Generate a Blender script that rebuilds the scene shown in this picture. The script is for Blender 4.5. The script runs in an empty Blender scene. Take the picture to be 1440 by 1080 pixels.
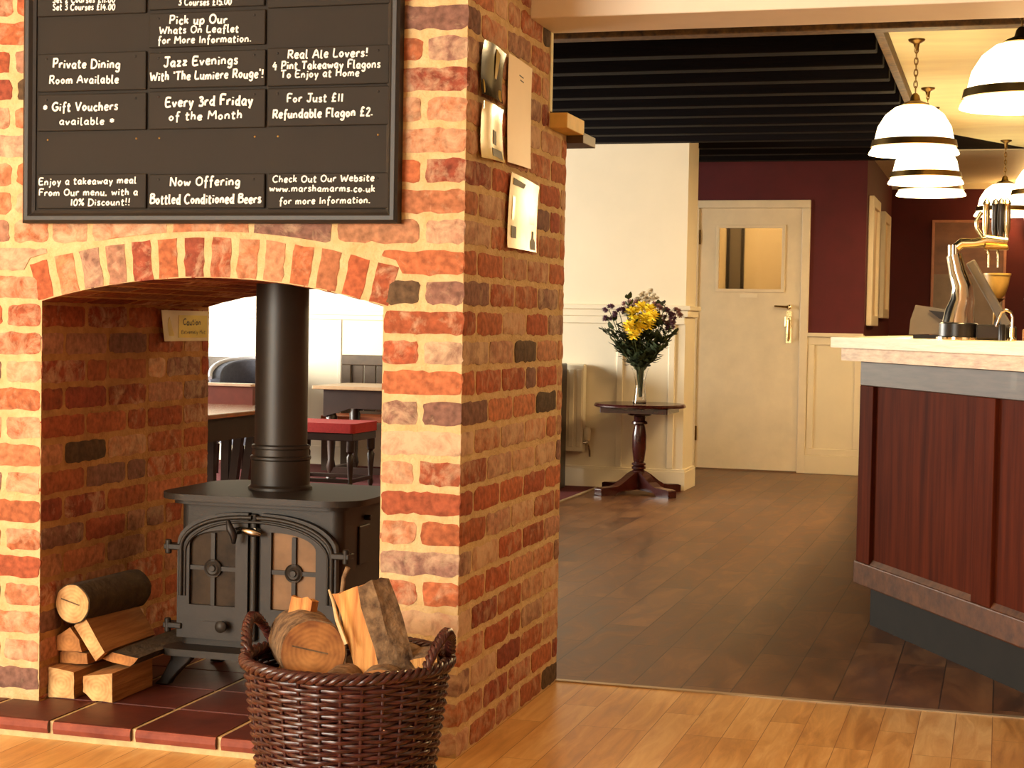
import bpy, math, random
from math import sin, cos, pi, radians, sqrt, atan2, hypot
from mathutils import Vector, Matrix, noise

# ------------------------------------------------------------------ camera, world, light, exposure
SC = bpy.context.scene
COL = SC.collection
EYE = 1.0813

def lin(c):
    return tuple(((v / 255) / 12.92 if v / 255 <= .04045 else ((v / 255 + .055) / 1.055) ** 2.4) for v in c)

cam_d = bpy.data.cameras.new('camera')
cam = bpy.data.objects.new('camera', cam_d)
COL.objects.link(cam)
cam_d.sensor_fit = 'HORIZONTAL'
cam_d.sensor_width = 36.0
cam_d.lens = 2336.66 / 1440 * 36.0
cam_d.clip_start = .05
cam_d.clip_end = 60
YAW, PITCH, ROLL = -0.28692586, 0.03578591, 0.01806659
_f = Vector((sin(YAW) * cos(PITCH), cos(YAW) * cos(PITCH), -sin(PITCH)))
_r = Vector((cos(YAW), -sin(YAW), 0))
_u = _r.cross(_f)
_r2 = _r * cos(ROLL) + _u * sin(ROLL)
_u2 = _u * cos(ROLL) - _r * sin(ROLL)
M = Matrix((( _r2.x, _u2.x, -_f.x, 0), (_r2.y, _u2.y, -_f.y, 0), (_r2.z, _u2.z, -_f.z, EYE), (0, 0, 0, 1)))
cam.matrix_world = M
SC.camera = cam

SC.view_settings.view_transform = 'Standard'
SC.view_settings.look = 'None'
SC.view_settings.gamma = 1
SC.view_settings.use_curve_mapping = False
SC.view_settings.exposure = 0.0

w = bpy.data.worlds.new('world')
SC.world = w
w.use_nodes = True
w.node_tree.nodes['Background'].inputs[0].default_value = (1.0, .86, .66, 1)
w.node_tree.nodes['Background'].inputs[1].default_value = .25

def area(name, loc, aim, sx, sy, energy, color):
    d = bpy.data.lights.new(name, 'AREA')
    d.shape = 'RECTANGLE'; d.size = sx; d.size_y = sy
    d.energy = energy; d.color = color
    o = bpy.data.objects.new(name, d)
    o.location = loc
    o.rotation_euler = (Vector(aim) - Vector(loc)).to_track_quat('-Z', 'Y').to_euler()
    COL.objects.link(o)
    return o

def point(name, loc, energy, color, rad=.05):
    d = bpy.data.lights.new(name, 'POINT')
    d.energy = energy; d.color = color; d.shadow_soft_size = rad
    o = bpy.data.objects.new(name, d); o.location = loc
    COL.objects.link(o)
    return o

# daylight at the windows behind the camera and in the far-left room
area('daylight_front_room', (-3.9, -2.05, 1.45), (-2.9, 4, 1.1), 2.8, 1.5, 420, (1.0, .925, .79))
area('daylight_left_room', (-7.9, 8.6, 1.5), (-3, 9.6, .9), 4.2, 1.6, 760, (1.0, .95, .84))
area('unseen_light_right', (2.5, 2.4, 1.5), (0, 5.5, .6), 1.8, 1.4, 12, (1.0, .83, .58))  # unseen soft light from the right; that wall has no window

# ------------------------------------------------------------------ helpers
class MB:
    def __init__(self):
        self.v = []; self.f = []; self.m = []; self.c = []
    def add(self, verts, faces, mi=0, col=(1, 1, 1, 1)):
        b = len(self.v)
        self.v += [tuple(p) for p in verts]
        self.c += [col] * len(verts) if not isinstance(col, list) else col
        self.f += [tuple(i + b for i in f) for f in faces]
        self.m += [mi] * len(faces)
        return self
    def box(self, x0, x1, y0, y1, z0, z1, mi=0):
        vs = [(x, y, z) for z in (z0, z1) for y in (y0, y1) for x in (x0, x1)]
        return self.add(vs, [(0, 2, 3, 1), (4, 5, 7, 6), (0, 1, 5, 4), (2, 6, 7, 3), (0, 4, 6, 2), (1, 3, 7, 5)], mi)
    def obox(self, c, ax, h, mi=0):
        c = Vector(c); a = [Vector(t).normalized() * s for t, s in zip(ax, h)]
        vs = [c + a[0] * x + a[1] * y + a[2] * z for z in (-1, 1) for y in (-1, 1) for x in (-1, 1)]
        return self.add(vs, [(0, 2, 3, 1), (4, 5, 7, 6), (0, 1, 5, 4), (2, 6, 7, 3), (0, 4, 6, 2), (1, 3, 7, 5)], mi)
    def beam(self, a, b, w, h, mi=0, up=(0, 0, 1)):
        a, b = Vector(a), Vector(b); d = b - a
        s = d.cross(Vector(up)); s.normalize(); u = s.cross(d).normalized()
        return self.obox((a + b) / 2, (d, s, u), (d.length / 2, w / 2, h / 2), mi)
    def prism(self, poly, fn, a, b, mi=0, mi_cap=None):
        """poly of 2-D points; fn(p, t) gives the 3-D point at extrusion t"""
        n = len(poly)
        vs = [fn(p, a) for p in poly] + [fn(p, b) for p in poly]
        self.add(vs, [(i, (i + 1) % n, n + (i + 1) % n, n + i) for i in range(n)], mi)
        k = mi if mi_cap is None else mi_cap
        self.add(vs, [tuple(range(n))[::-1], tuple(range(n, 2 * n))], k)
        return self
    def tube(self, pts, r, n=8, mi=0, closed=False, cap=True, flat=None):
        pts = [Vector(p) for p in pts]; k = len(pts)
        rr = r if isinstance(r, (list, tuple)) else [r] * k
        vs = []; prev = None
        for i, p in enumerate(pts):
            if closed: t = pts[(i + 1) % k] - pts[i - 1]
            else: t = pts[min(i + 1, k - 1)] - pts[max(i - 1, 0)]
            if t.length < 1e-9: t = Vector((0, 0, 1))
            t.normalize()
            if prev is None:
                ref = Vector((0, 0, 1)) if abs(t.z) < .9 else Vector((1, 0, 0))
                s = t.cross(ref).normalized()
            else:
                s = prev - t * prev.dot(t)
                if s.length < 1e-6: s = t.cross(Vector((1, 0, 0)))
                s.normalize()
            prev = s; u = t.cross(s)
            for j in range(n):
                a = 2 * pi * j / n
                o = s * cos(a) * rr[i] + u * sin(a) * rr[i]
                if flat is not None:
                    o = o - Vector(flat) * (o.dot(Vector(flat)) * .75)
                vs.append(p + o)
        fs = []
        for i in range(k if closed else k - 1):
            i2 = (i + 1) % k
            for j in range(n):
                j2 = (j + 1) % n
                fs.append((i * n + j, i * n + j2, i2 * n + j2, i2 * n + j))
        if cap and not closed:
            fs.append(tuple(range(n))[::-1]); fs.append(tuple((k - 1) * n + j for j in range(n)))
        return self.add(vs, fs, mi)
    def lathe(self, prof, c, n=32, mi=0, ax=None, caps=True):
        """prof: list of (radius, height)"""
        c = Vector(c)
        if ax is None: X, Y, Z = Vector((1, 0, 0)), Vector((0, 1, 0)), Vector((0, 0, 1))
        else:
            Z = Vector(ax).normalized()
            X = Z.cross(Vector((0, 0, 1)) if abs(Z.z) < .9 else Vector((1, 0, 0))).normalized(); Y = Z.cross(X)
        vs = []
        for (r, h) in prof:
            for j in range(n):
                a = 2 * pi * j / n
                vs.append(c + X * (cos(a) * r) + Y * (sin(a) * r) + Z * h)
        fs = []
        for i in range(len(prof) - 1):
            for j in range(n):
                j2 = (j + 1) % n
                fs.append((i * n + j, i * n + j2, (i + 1) * n + j2, (i + 1) * n + j))
        if caps:
            if prof[0][0] > 1e-5: fs.append(tuple(range(n))[::-1])
            if prof[-1][0] > 1e-5: fs.append(tuple((len(prof) - 1) * n + j for j in range(n)))
        return self.add(vs, fs, mi)
    def ball(self, c, r, n=10, mi=0, sq=(1, 1, 1)):
        c = Vector(c); k = max(5, n // 2 + 1)
        prof = [(r * sin(pi * i / k), -r * cos(pi * i / k)) for i in range(k + 1)]
        b = len(self.v)
        self.lathe([(max(p[0], 1e-4), p[1]) for p in prof], (0, 0, 0), n, mi)
        for i in range(b, len(self.v)):
            p = self.v[i]; self.v[i] = (c.x + p[0] * sq[0], c.y + p[1] * sq[1], c.z + p[2] * sq[2])
        return self
    def ring_plate(self, outer, inner, fn, a, b, mi=0):
        n = len(outer)
        for lst, t in ((None, a), (None, b)):
            vs = [fn(p, t) for p in outer] + [fn(p, t) for p in inner]
            self.add(vs, [(i, (i + 1) % n, n + (i + 1) % n, n + i) for i in range(n)], mi)
        for L in (outer, inner):
            vs = [fn(p, a) for p in L] + [fn(p, b) for p in L]
            self.add(vs, [(i, (i + 1) % n, n + (i + 1) % n, n + i) for i in range(n)], mi)
        return self
    def build(self, name, mats, parent=None, smooth=None, bevel=None, local=False, weld=False, colors=False):
        me = bpy.data.meshes.new(name)
        off = Vector((0, 0, 0))
        if parent is not None and not local:
            q = parent
            while q is not None:
                off += q.location; q = q.parent
        me.from_pydata([(p[0] - off.x, p[1] - off.y, p[2] - off.z) for p in self.v], [], self.f)
        if not isinstance(mats, (list, tuple)): mats = [mats]
        for m_ in mats: me.materials.append(m_)
        me.polygons.foreach_set('material_index', self.m)
        if colors:
            at = me.color_attributes.new('Tint', 'FLOAT_COLOR', 'POINT')
            at.data.foreach_set('color', [x for c in self.c for x in c])
        me.validate(); me.update()
        import bmesh
        bm = bmesh.new(); bm.from_mesh(me)
        if weld: bmesh.ops.remove_doubles(bm, verts=bm.verts, dist=1e-5)
        bmesh.ops.recalc_face_normals(bm, faces=bm.faces)
        if smooth is not None:
            for e in bm.edges:
                if len(e.link_faces) == 2:
                    e.smooth = e.calc_face_angle(0) < radians(smooth)
            for f_ in bm.faces: f_.smooth = True
        bm.to_mesh(me); bm.free()
        o = bpy.data.objects.new(name, me)
        COL.objects.link(o)
        if parent is not None: o.parent = parent
        if bevel:
            md = o.modifiers.new('bevel', 'BEVEL'); md.width = bevel; md.segments = 2
            md.limit_method = 'ANGLE'; md.angle_limit = radians(40)
        return o

def tag(o, label, cat, group=None, kind=None):
    o['label'] = label; o['category'] = cat
    if group: o['group'] = group
    if kind: o['kind'] = kind
    return o

def thing(name, label, cat, loc=(0, 0, 0), rz=0, group=None):
    o = bpy.data.objects.new(name, None)
    o.empty_display_size = .05
    COL.objects.link(o)
    o.location = loc; o.rotation_euler = (0, 0, rz)
    return tag(o, label, cat, group)

def struct(mb, name, mats, parent=None, **k):
    o = mb.build(name, mats, parent, **k)
    if parent is None: o['kind'] = 'structure'
    return o

def copy_tree(o, parent=None):
    c = o.copy(); COL.objects.link(c); c.parent = parent
    for ch in list(o.children): copy_tree(ch, c)
    return c

# ------------------------------------------------------------------ materials
def mat(name, col, rough=.6, metal=0, var=.12, scale=12, bump=0, bscale=60, stretch=None, col2=None, spec=.5, coat=0, emit=None, es=0, trans=0, mid=.5):
    m = bpy.data.materials.new(name); m.use_nodes = True
    nt = m.node_tree; b = nt.nodes['Principled BSDF']
    b.inputs['Roughness'].default_value = rough; b.inputs['Metallic'].default_value = metal
    b.inputs['Specular IOR Level'].default_value = spec; b.inputs['Coat Weight'].default_value = coat
    c = lin(col)
    tc = nt.nodes.new('ShaderNodeTexCoord'); mp = nt.nodes.new('ShaderNodeMapping')
    nt.links.new(tc.outputs['Object'], mp.inputs[0])
    if stretch: mp.inputs['Scale'].default_value = stretch
    nz = nt.nodes.new('ShaderNodeTexNoise'); nz.inputs['Scale'].default_value = scale; nz.inputs['Detail'].default_value = 6
    nz.inputs['Roughness'].default_value = .6
    nt.links.new(mp.outputs[0], nz.inputs[0])
    rp = nt.nodes.new('ShaderNodeValToRGB')
    c2 = lin(col2) if col2 else tuple(v * (1 - 2 * var) for v in c)
    c1 = c if col2 else tuple(min(1, v * (1 + var)) for v in c)
    rp.color_ramp.elements[0].position = mid - .2; rp.color_ramp.elements[1].position = mid + .2
    rp.color_ramp.elements[0].color = (*c2, 1); rp.color_ramp.elements[1].color = (*c1, 1)
    nt.links.new(nz.outputs[0], rp.inputs[0]); nt.links.new(rp.outputs[0], b.inputs['Base Color'])
    if bump:
        n2 = nt.nodes.new('ShaderNodeTexNoise'); n2.inputs['Scale'].default_value = bscale; n2.inputs['Detail'].default_value = 5
        nt.links.new(mp.outputs[0], n2.inputs[0])
        bp = nt.nodes.new('ShaderNodeBump'); bp.inputs['Strength'].default_value = bump; bp.inputs['Distance'].default_value = .01
        nt.links.new(n2.outputs[0], bp.inputs['Height']); nt.links.new(bp.outputs[0], b.inputs['Normal'])
    if emit:
        b.inputs['Emission Color'].default_value = (*lin(emit), 1); b.inputs['Emission Strength'].default_value = es
    if trans: b.inputs['Transmission Weight'].default_value = trans
    return m

def N(nt, t, **k):
    n = nt.nodes.new(t)
    for a, v in k.items(): setattr(n, a, v)
    return n

def brick_material():
    m = bpy.data.materials.new('old_brick'); m.use_nodes = True; nt = m.node_tree; b = nt.nodes['Principled BSDF']
    b.inputs['Roughness'].default_value = .88; b.inputs['Specular IOR Level'].default_value = .25
    at = N(nt, 'ShaderNodeAttribute', attribute_name='Tint')
    tc = N(nt, 'ShaderNodeTexCoord')
    n1 = N(nt, 'ShaderNodeTexNoise'); n1.inputs['Scale'].default_value = 19; n1.inputs['Detail'].default_value = 7; n1.inputs['Roughness'].default_value = .68
    n1.inputs['Distortion'].default_value = .5
    nt.links.new(tc.outputs['Object'], n1.inputs[0])
    ad = N(nt, 'ShaderNodeMath', operation='ADD'); nt.links.new(n1.outputs[0], ad.inputs[0]); nt.links.new(at.outputs['Alpha'], ad.inputs[1])
    rp = N(nt, 'ShaderNodeMapRange'); rp.inputs[1].default_value = .74; rp.inputs[2].default_value = 1.04; rp.inputs[4].default_value = .78
    nt.links.new(ad.outputs[0], rp.inputs[0])
    n2 = N(nt, 'ShaderNodeTexNoise'); n2.inputs['Scale'].default_value = 55; n2.inputs['Detail'].default_value = 6
    nt.links.new(tc.outputs['Object'], n2.inputs[0])
    mr = N(nt, 'ShaderNodeMapRange'); mr.inputs[1].default_value = .3; mr.inputs[2].default_value = .7; mr.inputs[3].default_value = .62; mr.inputs[4].default_value = 1.3
    nt.links.new(n2.outputs[0], mr.inputs[0])
    mu = N(nt, 'ShaderNodeVectorMath', operation='SCALE'); nt.links.new(at.outputs['Color'], mu.inputs[0]); nt.links.new(mr.outputs[0], mu.inputs['Scale'])
    mx = N(nt, 'ShaderNodeMix', data_type='RGBA'); nt.links.new(rp.outputs[0], mx.inputs[0]); nt.links.new(mu.outputs[0], mx.inputs[6])
    mx.inputs[7].default_value = (*lin((224, 194, 158)), 1)
    nt.links.new(mx.outputs[2], b.inputs['Base Color'])
    bp = N(nt, 'ShaderNodeBump'); bp.inputs['Strength'].default_value = .5; bp.inputs['Distance'].default_value = .006
    nt.links.new(n2.outputs[0], bp.inputs['Height']); nt.links.new(bp.outputs[0], b.inputs['Normal'])
    return m

def plank_material(name, c1, c2, c3, pw, pl, rough, gap, grain=9, bias=.5, seam=(40, 25, 12), bumpv=.05, pv=.4):
    m = bpy.data.materials.new(name); m.use_nodes = True; nt = m.node_tree; b = nt.nodes['Principled BSDF']
    tc = N(nt, 'ShaderNodeTexCoord'); mp = N(nt, 'ShaderNodeMapping'); mp.inputs['Rotation'].default_value = (0, 0, pi / 2)
    nt.links.new(tc.outputs['Object'], mp.inputs[0])
    bk = N(nt, 'ShaderNodeTexBrick'); bk.inputs['Scale'].default_value = 1; bk.inputs['Brick Width'].default_value = pl; bk.inputs['Row Height'].default_value = pw
    bk.inputs['Mortar Size'].default_value = gap; bk.offset = .37; bk.offset_frequency = 3; bk.inputs['Mortar Smooth'].default_value = .3
    bk.inputs['Color1'].default_value = (0, 0, 0, 1); bk.inputs['Color2'].default_value = (1, 1, 1, 1); bk.inputs['Mortar'].default_value = (.4, .4, .4, 1)
    nt.links.new(mp.outputs[0], bk.inputs[0])
    mp2 = N(nt, 'ShaderNodeMapping'); mp2.inputs['Scale'].default_value = (grain, 1.4, 1)
    nt.links.new(tc.outputs['Object'], mp2.inputs[0])
    sh = N(nt, 'ShaderNodeVectorMath', operation='MULTIPLY_ADD'); sh.inputs[1].default_value = (7, 13, 5)
    nt.links.new(bk.outputs['Color'], sh.inputs[0]); nt.links.new(mp2.outputs[0], sh.inputs[2])
    nz = N(nt, 'ShaderNodeTexNoise'); nz.inputs['Scale'].default_value = 2.2; nz.inputs['Detail'].default_value = 9; nz.inputs['Roughness'].default_value = .62; nz.inputs['Distortion'].default_value = .8
    nt.links.new(sh.outputs[0], nz.inputs[0])
    nc = N(nt, 'ShaderNodeMapRange'); nc.inputs[1].default_value = .32; nc.inputs[2].default_value = .68; nc.inputs[4].default_value = 1 - pv
    nt.links.new(nz.outputs[0], nc.inputs[0])
    a = N(nt, 'ShaderNodeMath', operation='MULTIPLY_ADD'); a.inputs[1].default_value = pv; nt.links.new(bk.outputs['Color'], a.inputs[0]); nt.links.new(nc.outputs[0], a.inputs[2])
    rp = N(nt, 'ShaderNodeValToRGB'); e = rp.color_ramp.elements
    e[0].position = .08; e[0].color = (*lin(c1), 1); e[1].position = .92; e[1].color = (*lin(c3), 1)
    k = e.new(bias); k.color = (*lin(c2), 1)
    nt.links.new(a.outputs[0], rp.inputs[0])
    mx = N(nt, 'ShaderNodeMix', data_type='RGBA'); nt.links.new(bk.outputs['Fac'], mx.inputs[0]); nt.links.new(rp.outputs[0], mx.inputs[6]); mx.inputs[7].default_value = (*lin(seam), 1)
    nt.links.new(mx.outputs[2], b.inputs['Base Color'])
    rr = N(nt, 'ShaderNodeMapRange'); rr.inputs[3].default_value = rough - .08; rr.inputs[4].default_value = rough + .14
    nt.links.new(nz.outputs[0], rr.inputs[0]); nt.links.new(rr.outputs[0], b.inputs['Roughness'])
    bp = N(nt, 'ShaderNodeBump'); bp.inputs['Strength'].default_value = bumpv; bp.inputs['Distance'].default_value = .01
    nt.links.new(nz.outputs[0], bp.inputs['Height']); nt.links.new(bp.outputs[0], b.inputs['Normal'])
    return m

def wood_material(name, c1, c2, rough=.4, axis=2, sc=14, coat=.0, bump=.05):
    st = [sc, sc, sc]; st[axis] = sc * .07
    return mat(name, c1, rough, col2=c2, scale=1.6, stretch=tuple(st), bump=bump, bscale=3, coat=coat)

def log_end_material(name, c1, c2, ax=1):
    m = bpy.data.materials.new(name); m.use_nodes = True; nt = m.node_tree; b = nt.nodes['Principled BSDF']
    b.inputs['Roughness'].default_value = .8
    tc = N(nt, 'ShaderNodeTexCoord')
    sp = N(nt, 'ShaderNodeSeparateXYZ'); nt.links.new(tc.outputs['Object'], sp.inputs[0])
    nz = N(nt, 'ShaderNodeTexNoise'); nz.inputs['Scale'].default_value = 22; nz.inputs['Detail'].default_value = 4
    nt.links.new(tc.outputs['Object'], nz.inputs[0])
    c = N(nt, 'ShaderNodeCombineXYZ')
    ids = [i for i in range(3) if i != ax]
    nt.links.new(sp.outputs[ids[0]], c.inputs[0]); nt.links.new(sp.outputs[ids[1]], c.inputs[1])
    ln = N(nt, 'ShaderNodeVectorMath', operation='LENGTH'); nt.links.new(c.outputs[0], ln.inputs[0])
    ml = N(nt, 'ShaderNodeMath', operation='MULTIPLY_ADD'); ml.inputs[1].default_value = .022; nt.links.new(nz.outputs[0], ml.inputs[0]); nt.links.new(ln.outputs['Value'], ml.inputs[2])
    sn = N(nt, 'ShaderNodeMath', operation='SINE'); m2 = N(nt, 'ShaderNodeMath', operation='MULTIPLY'); m2.inputs[1].default_value = 620
    nt.links.new(ml.outputs[0], m2.inputs[0]); nt.links.new(m2.outputs[0], sn.inputs[0])
    mr = N(nt, 'ShaderNodeMapRange'); mr.inputs[1].default_value = -1.6; mr.inputs[2].default_value = 1.6
    nt.links.new(sn.outputs[0], mr.inputs[0])
    n3 = N(nt, 'ShaderNodeMath', operation='MULTIPLY_ADD'); n3.inputs[1].default_value = .13; nt.links.new(mr.outputs[0], n3.inputs[0])
    rg = N(nt, 'ShaderNodeMath', operation='MULTIPLY_ADD'); rg.inputs[1].default_value = -3.2; nt.links.new(ml.outputs[0], rg.inputs[0]); nt.links.new(nz.outputs[0], rg.inputs[2]); nt.links.new(rg.outputs[0], n3.inputs[2])
    rp = N(nt, 'ShaderNodeValToRGB'); rp.color_ramp.elements[0].position = .18; rp.color_ramp.elements[1].position = .62
    rp.color_ramp.elements[0].color = (*lin(c2), 1); rp.color_ramp.elements[1].color = (*lin(c1), 1)
    nt.links.new(n3.outputs[0], rp.inputs[0]); nt.links.new(rp.outputs[0], b.inputs['Base Color'])
    return m

def glass_material(name, tint=(1, 1, 1), rough=.02):
    m = bpy.data.materials.new(name); m.use_nodes = True; nt = m.node_tree; b = nt.nodes['Principled BSDF']
    b.inputs['Base Color'].default_value = (*tint, 1); b.inputs['Transmission Weight'].default_value = 1
    b.inputs['Roughness'].default_value = rough; b.inputs['IOR'].default_value = 1.45
    return m

BRICK = brick_material()
MORTAR = mat('lime_mortar', (226, 200, 152), .95, var=.08, scale=24, bump=.5, bscale=120, col2=(206, 172, 120), spec=.2)
CREAM = mat('cream_paint', (238, 224, 192), .55, var=.03, scale=3)
WHITE = mat('white_paint', (240, 228, 200), .55, var=.02, scale=3)
OFFW = mat('beam_paint', (240, 228, 205), .6, var=.03, scale=4)
DOORP = mat('door_paint', (238, 222, 190), .38, var=.05, scale=5)
MAROON = mat('maroon_paint', (86, 11, 19), .7, var=.08, scale=6)
BLACKW = mat('black_stained_timber', (12, 5, 5), .75, var=.3, scale=2, stretch=(1, 20, 20), bump=.3, bscale=9, spec=.12)
BROWNEDGE = mat('worn_gilt_edge', (120, 84, 36), .6, col2=(44, 26, 14), scale=30)
CEILY = mat('yellowed_ceiling', (254, 244, 198), .7, var=.05, scale=2, stretch=(1, 4, 1))
LAMINATE = plank_material('oak_laminate', (184, 128, 62), (220, 168, 96), (242, 204, 138), .098, .62, .30, .001, grain=11, seam=(140, 84, 38), pv=.42)
DARKFLOOR = plank_material('dark_plank_vinyl', (76, 46, 27), (110, 72, 44), (142, 102, 66), .15, .92, .36, .002, grain=4.5, seam=(44, 27, 16), bumpv=.1, pv=.25)
CARPET = mat('red_carpet', (96, 18, 22), .95, var=.15, scale=150, bump=.4, bscale=300)
STRIP = mat('metal_threshold', (206, 186, 150), .35, .6, var=.08)
TILE = mat('quarry_tile', (98, 40, 27), .5, var=.15, scale=9, col2=(66, 24, 18), bump=.1, bscale=30)
TILEEDGE = mat('quarry_tile_edge', (156, 80, 58), .7, col2=(118, 52, 38), scale=18)
GROUT = mat('pale_grout', (214, 188, 138), .95, var=.1, scale=40, bump=.3)
BOARD = mat('chalkboard_paint', (40, 35, 29), .65, var=.06, scale=5, spec=.2)
SLAT = mat('slat_paint', (42, 37, 31), .65, var=.05, scale=6, spec=.2)
BOARDFR = mat('chalkboard_frame', (34, 29, 25), .5, var=.08, scale=10)
CHALK = mat('chalk_ink', (250, 248, 238), .8, var=.01)
MORTARIN = mat('sooty_shaded_mortar', (196, 148, 94), .95, var=.1, scale=24, bump=.5, bscale=120, col2=(160, 114, 70), spec=.2)  # inner mortar: soot, plus the shade of the opening put into the colour
IRON = mat('cast_iron', (40, 33, 26), .5, 0, var=.12, scale=18, bump=.04, bscale=180, spec=.35)
IRON2 = mat('flue_enamel', (36, 30, 24), .42, 0, var=.06, scale=8, spec=.4)
IRONDK = mat('dark_iron', (30, 24, 22), .5, .2)
STOVEGLASS = mat('brown_stove_glass', (142, 108, 76), .3, 0, col2=(104, 78, 54), scale=7, spec=.15)  # mottled brown pane, paler than the one in the left door
STOVEGLASSDK = mat('dark_stove_glass', (66, 52, 38), .3, 0, col2=(30, 24, 18), scale=9, spec=.08)
STEEL = mat('bright_steel', (200, 190, 170), .22, 1)
WICKER = mat('dark_wicker', (78, 34, 30), .30, var=.3, scale=60, col2=(40, 16, 16), spec=.6)
BARK = mat('bark', (150, 120, 86), .95, col2=(66, 46, 32), scale=34, bump=.9, bscale=40)
BARKG = mat('green_bark', (84, 68, 42), .9, col2=(54, 40, 26), scale=20, bump=.6, bscale=40)
LOGEND = log_end_material('sawn_end', (232, 192, 130), (168, 112, 60))
LOGEND2 = log_end_material('old_sawn_end', (196, 134, 72), (124, 74, 36))
SPLIT = mat('split_wood', (196, 140, 78), .75, col2=(140, 84, 40), scale=2, stretch=(26, 1.6, 26), bump=.4, bscale=5)
SPLITV = mat('split_wood_upright', (226, 170, 96), .75, col2=(168, 98, 44), scale=2, stretch=(26, 26, 1.6), bump=.5, bscale=5)
DARKOAK = wood_material('dark_oak', (92, 38, 19), (58, 23, 12), .5, 2, 16, coat=.0)
DARKOAK.node_tree.nodes['Principled BSDF'].inputs['Specular IOR Level'].default_value = .01
DARKOAKH = wood_material('dark_oak_rail', (104, 64, 36), (64, 37, 20), .4, 0, 16)
DARKOAKH.node_tree.nodes['Principled BSDF'].inputs['Specular IOR Level'].default_value = .12
TAN = mat('tan_wall_paint', (120, 84, 58), .7, var=.04, scale=3)
PLINTH = mat('grey_plinth', (32, 26, 18), .8, spec=.2, var=.12, scale=8)
PALEOAK = mat('pale_oak', (236, 208, 160), .42, col2=(214, 176, 122), scale=1.5, stretch=(3, 3, 40), bump=.08, bscale=4)
MAHOG = mat('mahogany', (64, 22, 18), .25, var=.25, scale=8, coat=.3)
MAHOGDK = mat('dark_table_wood', (48, 28, 18), .35, var=.2, scale=8)
GREYOAK = mat('weathered_oak', (92, 74, 54), .55, var=.15, scale=9)
GLASS = glass_material('clear_glass')
SHADE = mat('opal_glass', (255, 246, 226), .3, var=0, emit=(255, 228, 172), es=6.5)
BRASS = mat('aged_brass', (150, 118, 66), .3, 1, var=.15, scale=12)
CHROME = mat('chrome', (226, 216, 196), .12, 1, var=.03)
GOLD = mat('polished_brass', (236, 216, 162), .2, 1, var=.05)
BLACKP = mat('black_plastic', (24, 20, 18), .35)
GREYP = mat('grey_plastic', (112, 104, 92), .5, var=.04)
REDVEL = mat('red_upholstery', (176, 44, 40), .85, var=.1, scale=90)
BLUEUP = mat('grey_blue_upholstery', (92, 96, 108), .8, var=.1, scale=60)
PIPING = mat('pale_piping', (214, 214, 220), .7)
LEAFM = mat('leaf_green', (62, 74, 36), .6, col2=(34, 42, 22), scale=30)
STEMM = mat('stem_green', (70, 80, 40), .6)
YELLOWP = mat('yellow_petals', (255, 238, 70), .7, col2=(252, 214, 36), scale=60)
PURPLEP = mat('purple_petals', (118, 76, 96), .7, var=.2, scale=60)
PINKP = mat('dusty_pink_petals', (176, 134, 128), .7, var=.2, scale=60)
WHITEP = mat('white_petals', (232, 218, 190), .7, var=.1, scale=60)

# ------------------------------------------------------------------ setting
Y0, YB, XC = 3.892, 4.862, -1.278
XL, XR = -2.457, -1.487            # opening of the fireplace
YD = 12.62                          # door wall
struct(MB().box(-5.5, 3.2, -2.3, YB, -.08, 0), 'floor', LAMINATE)
struct(MB().box(-2.58, 3.2, YB, 15.6, -.08, 0), 'floor_dark', DARKFLOOR)
struct(MB().box(-8.2, -2.58, YB, 15.6, -.08, .001), 'floor_carpet', CARPET)
struct(MB().box(XC + .001, 3.2, YB - .012, YB + .012, 0, .004), 'trim_1', STRIP)
struct(MB().box(-2.592, -2.568, YB, 10.8, 0, .005), 'trim_2', STRIP)
# front room shell
struct(MB().box(-5.5, -5.4, -2.3, 4.2, 0, 2.42), 'wall_left', CREAM)
mb = MB()                                                    # back wall with its window opening behind the camera
mb.box(-5.4, -5.3, -2.3, -2.2, 0, 2.42).box(-2.5, 3.2, -2.3, -2.2, 0, 2.42).box(-5.3, -2.5, -2.3, -2.2, 0, .7).box(-5.3, -2.5, -2.3, -2.2, 2.2, 2.42)
struct(mb, 'wall_back', TAN)
mb = MB()
for x in (-5.3, -4.37, -3.44, -2.56): mb.box(x, x + .06, -2.28, -2.2, .7, 2.2)
mb.box(-5.3, -2.5, -2.28, -2.2, .7, .76).box(-5.3, -2.5, -2.28, -2.2, 2.14, 2.2)
struct(mb, 'window_1', WHITE)
mb = MB()
mb.box(3.1, 3.2, -2.2, 15.6, 0, 2.5)
struct(mb, 'wall_right', TAN)
struct(MB().box(-5.5, 3.2, -2.3, 4.44, 2.42, 2.5), 'ceiling_front', OFFW)
# white boxed beam across the opening beside the chimney
struct(MB().box(XC + .0, 3.1, 4.44, 4.68, 1.926, 2.42), 'ceiling_beam', OFFW, bevel=.004)
struct(MB().box(XC + .0005, XC + .004, 4.655, 4.68, 1.70, 1.926), 'trim_3', CEILY)
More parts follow.
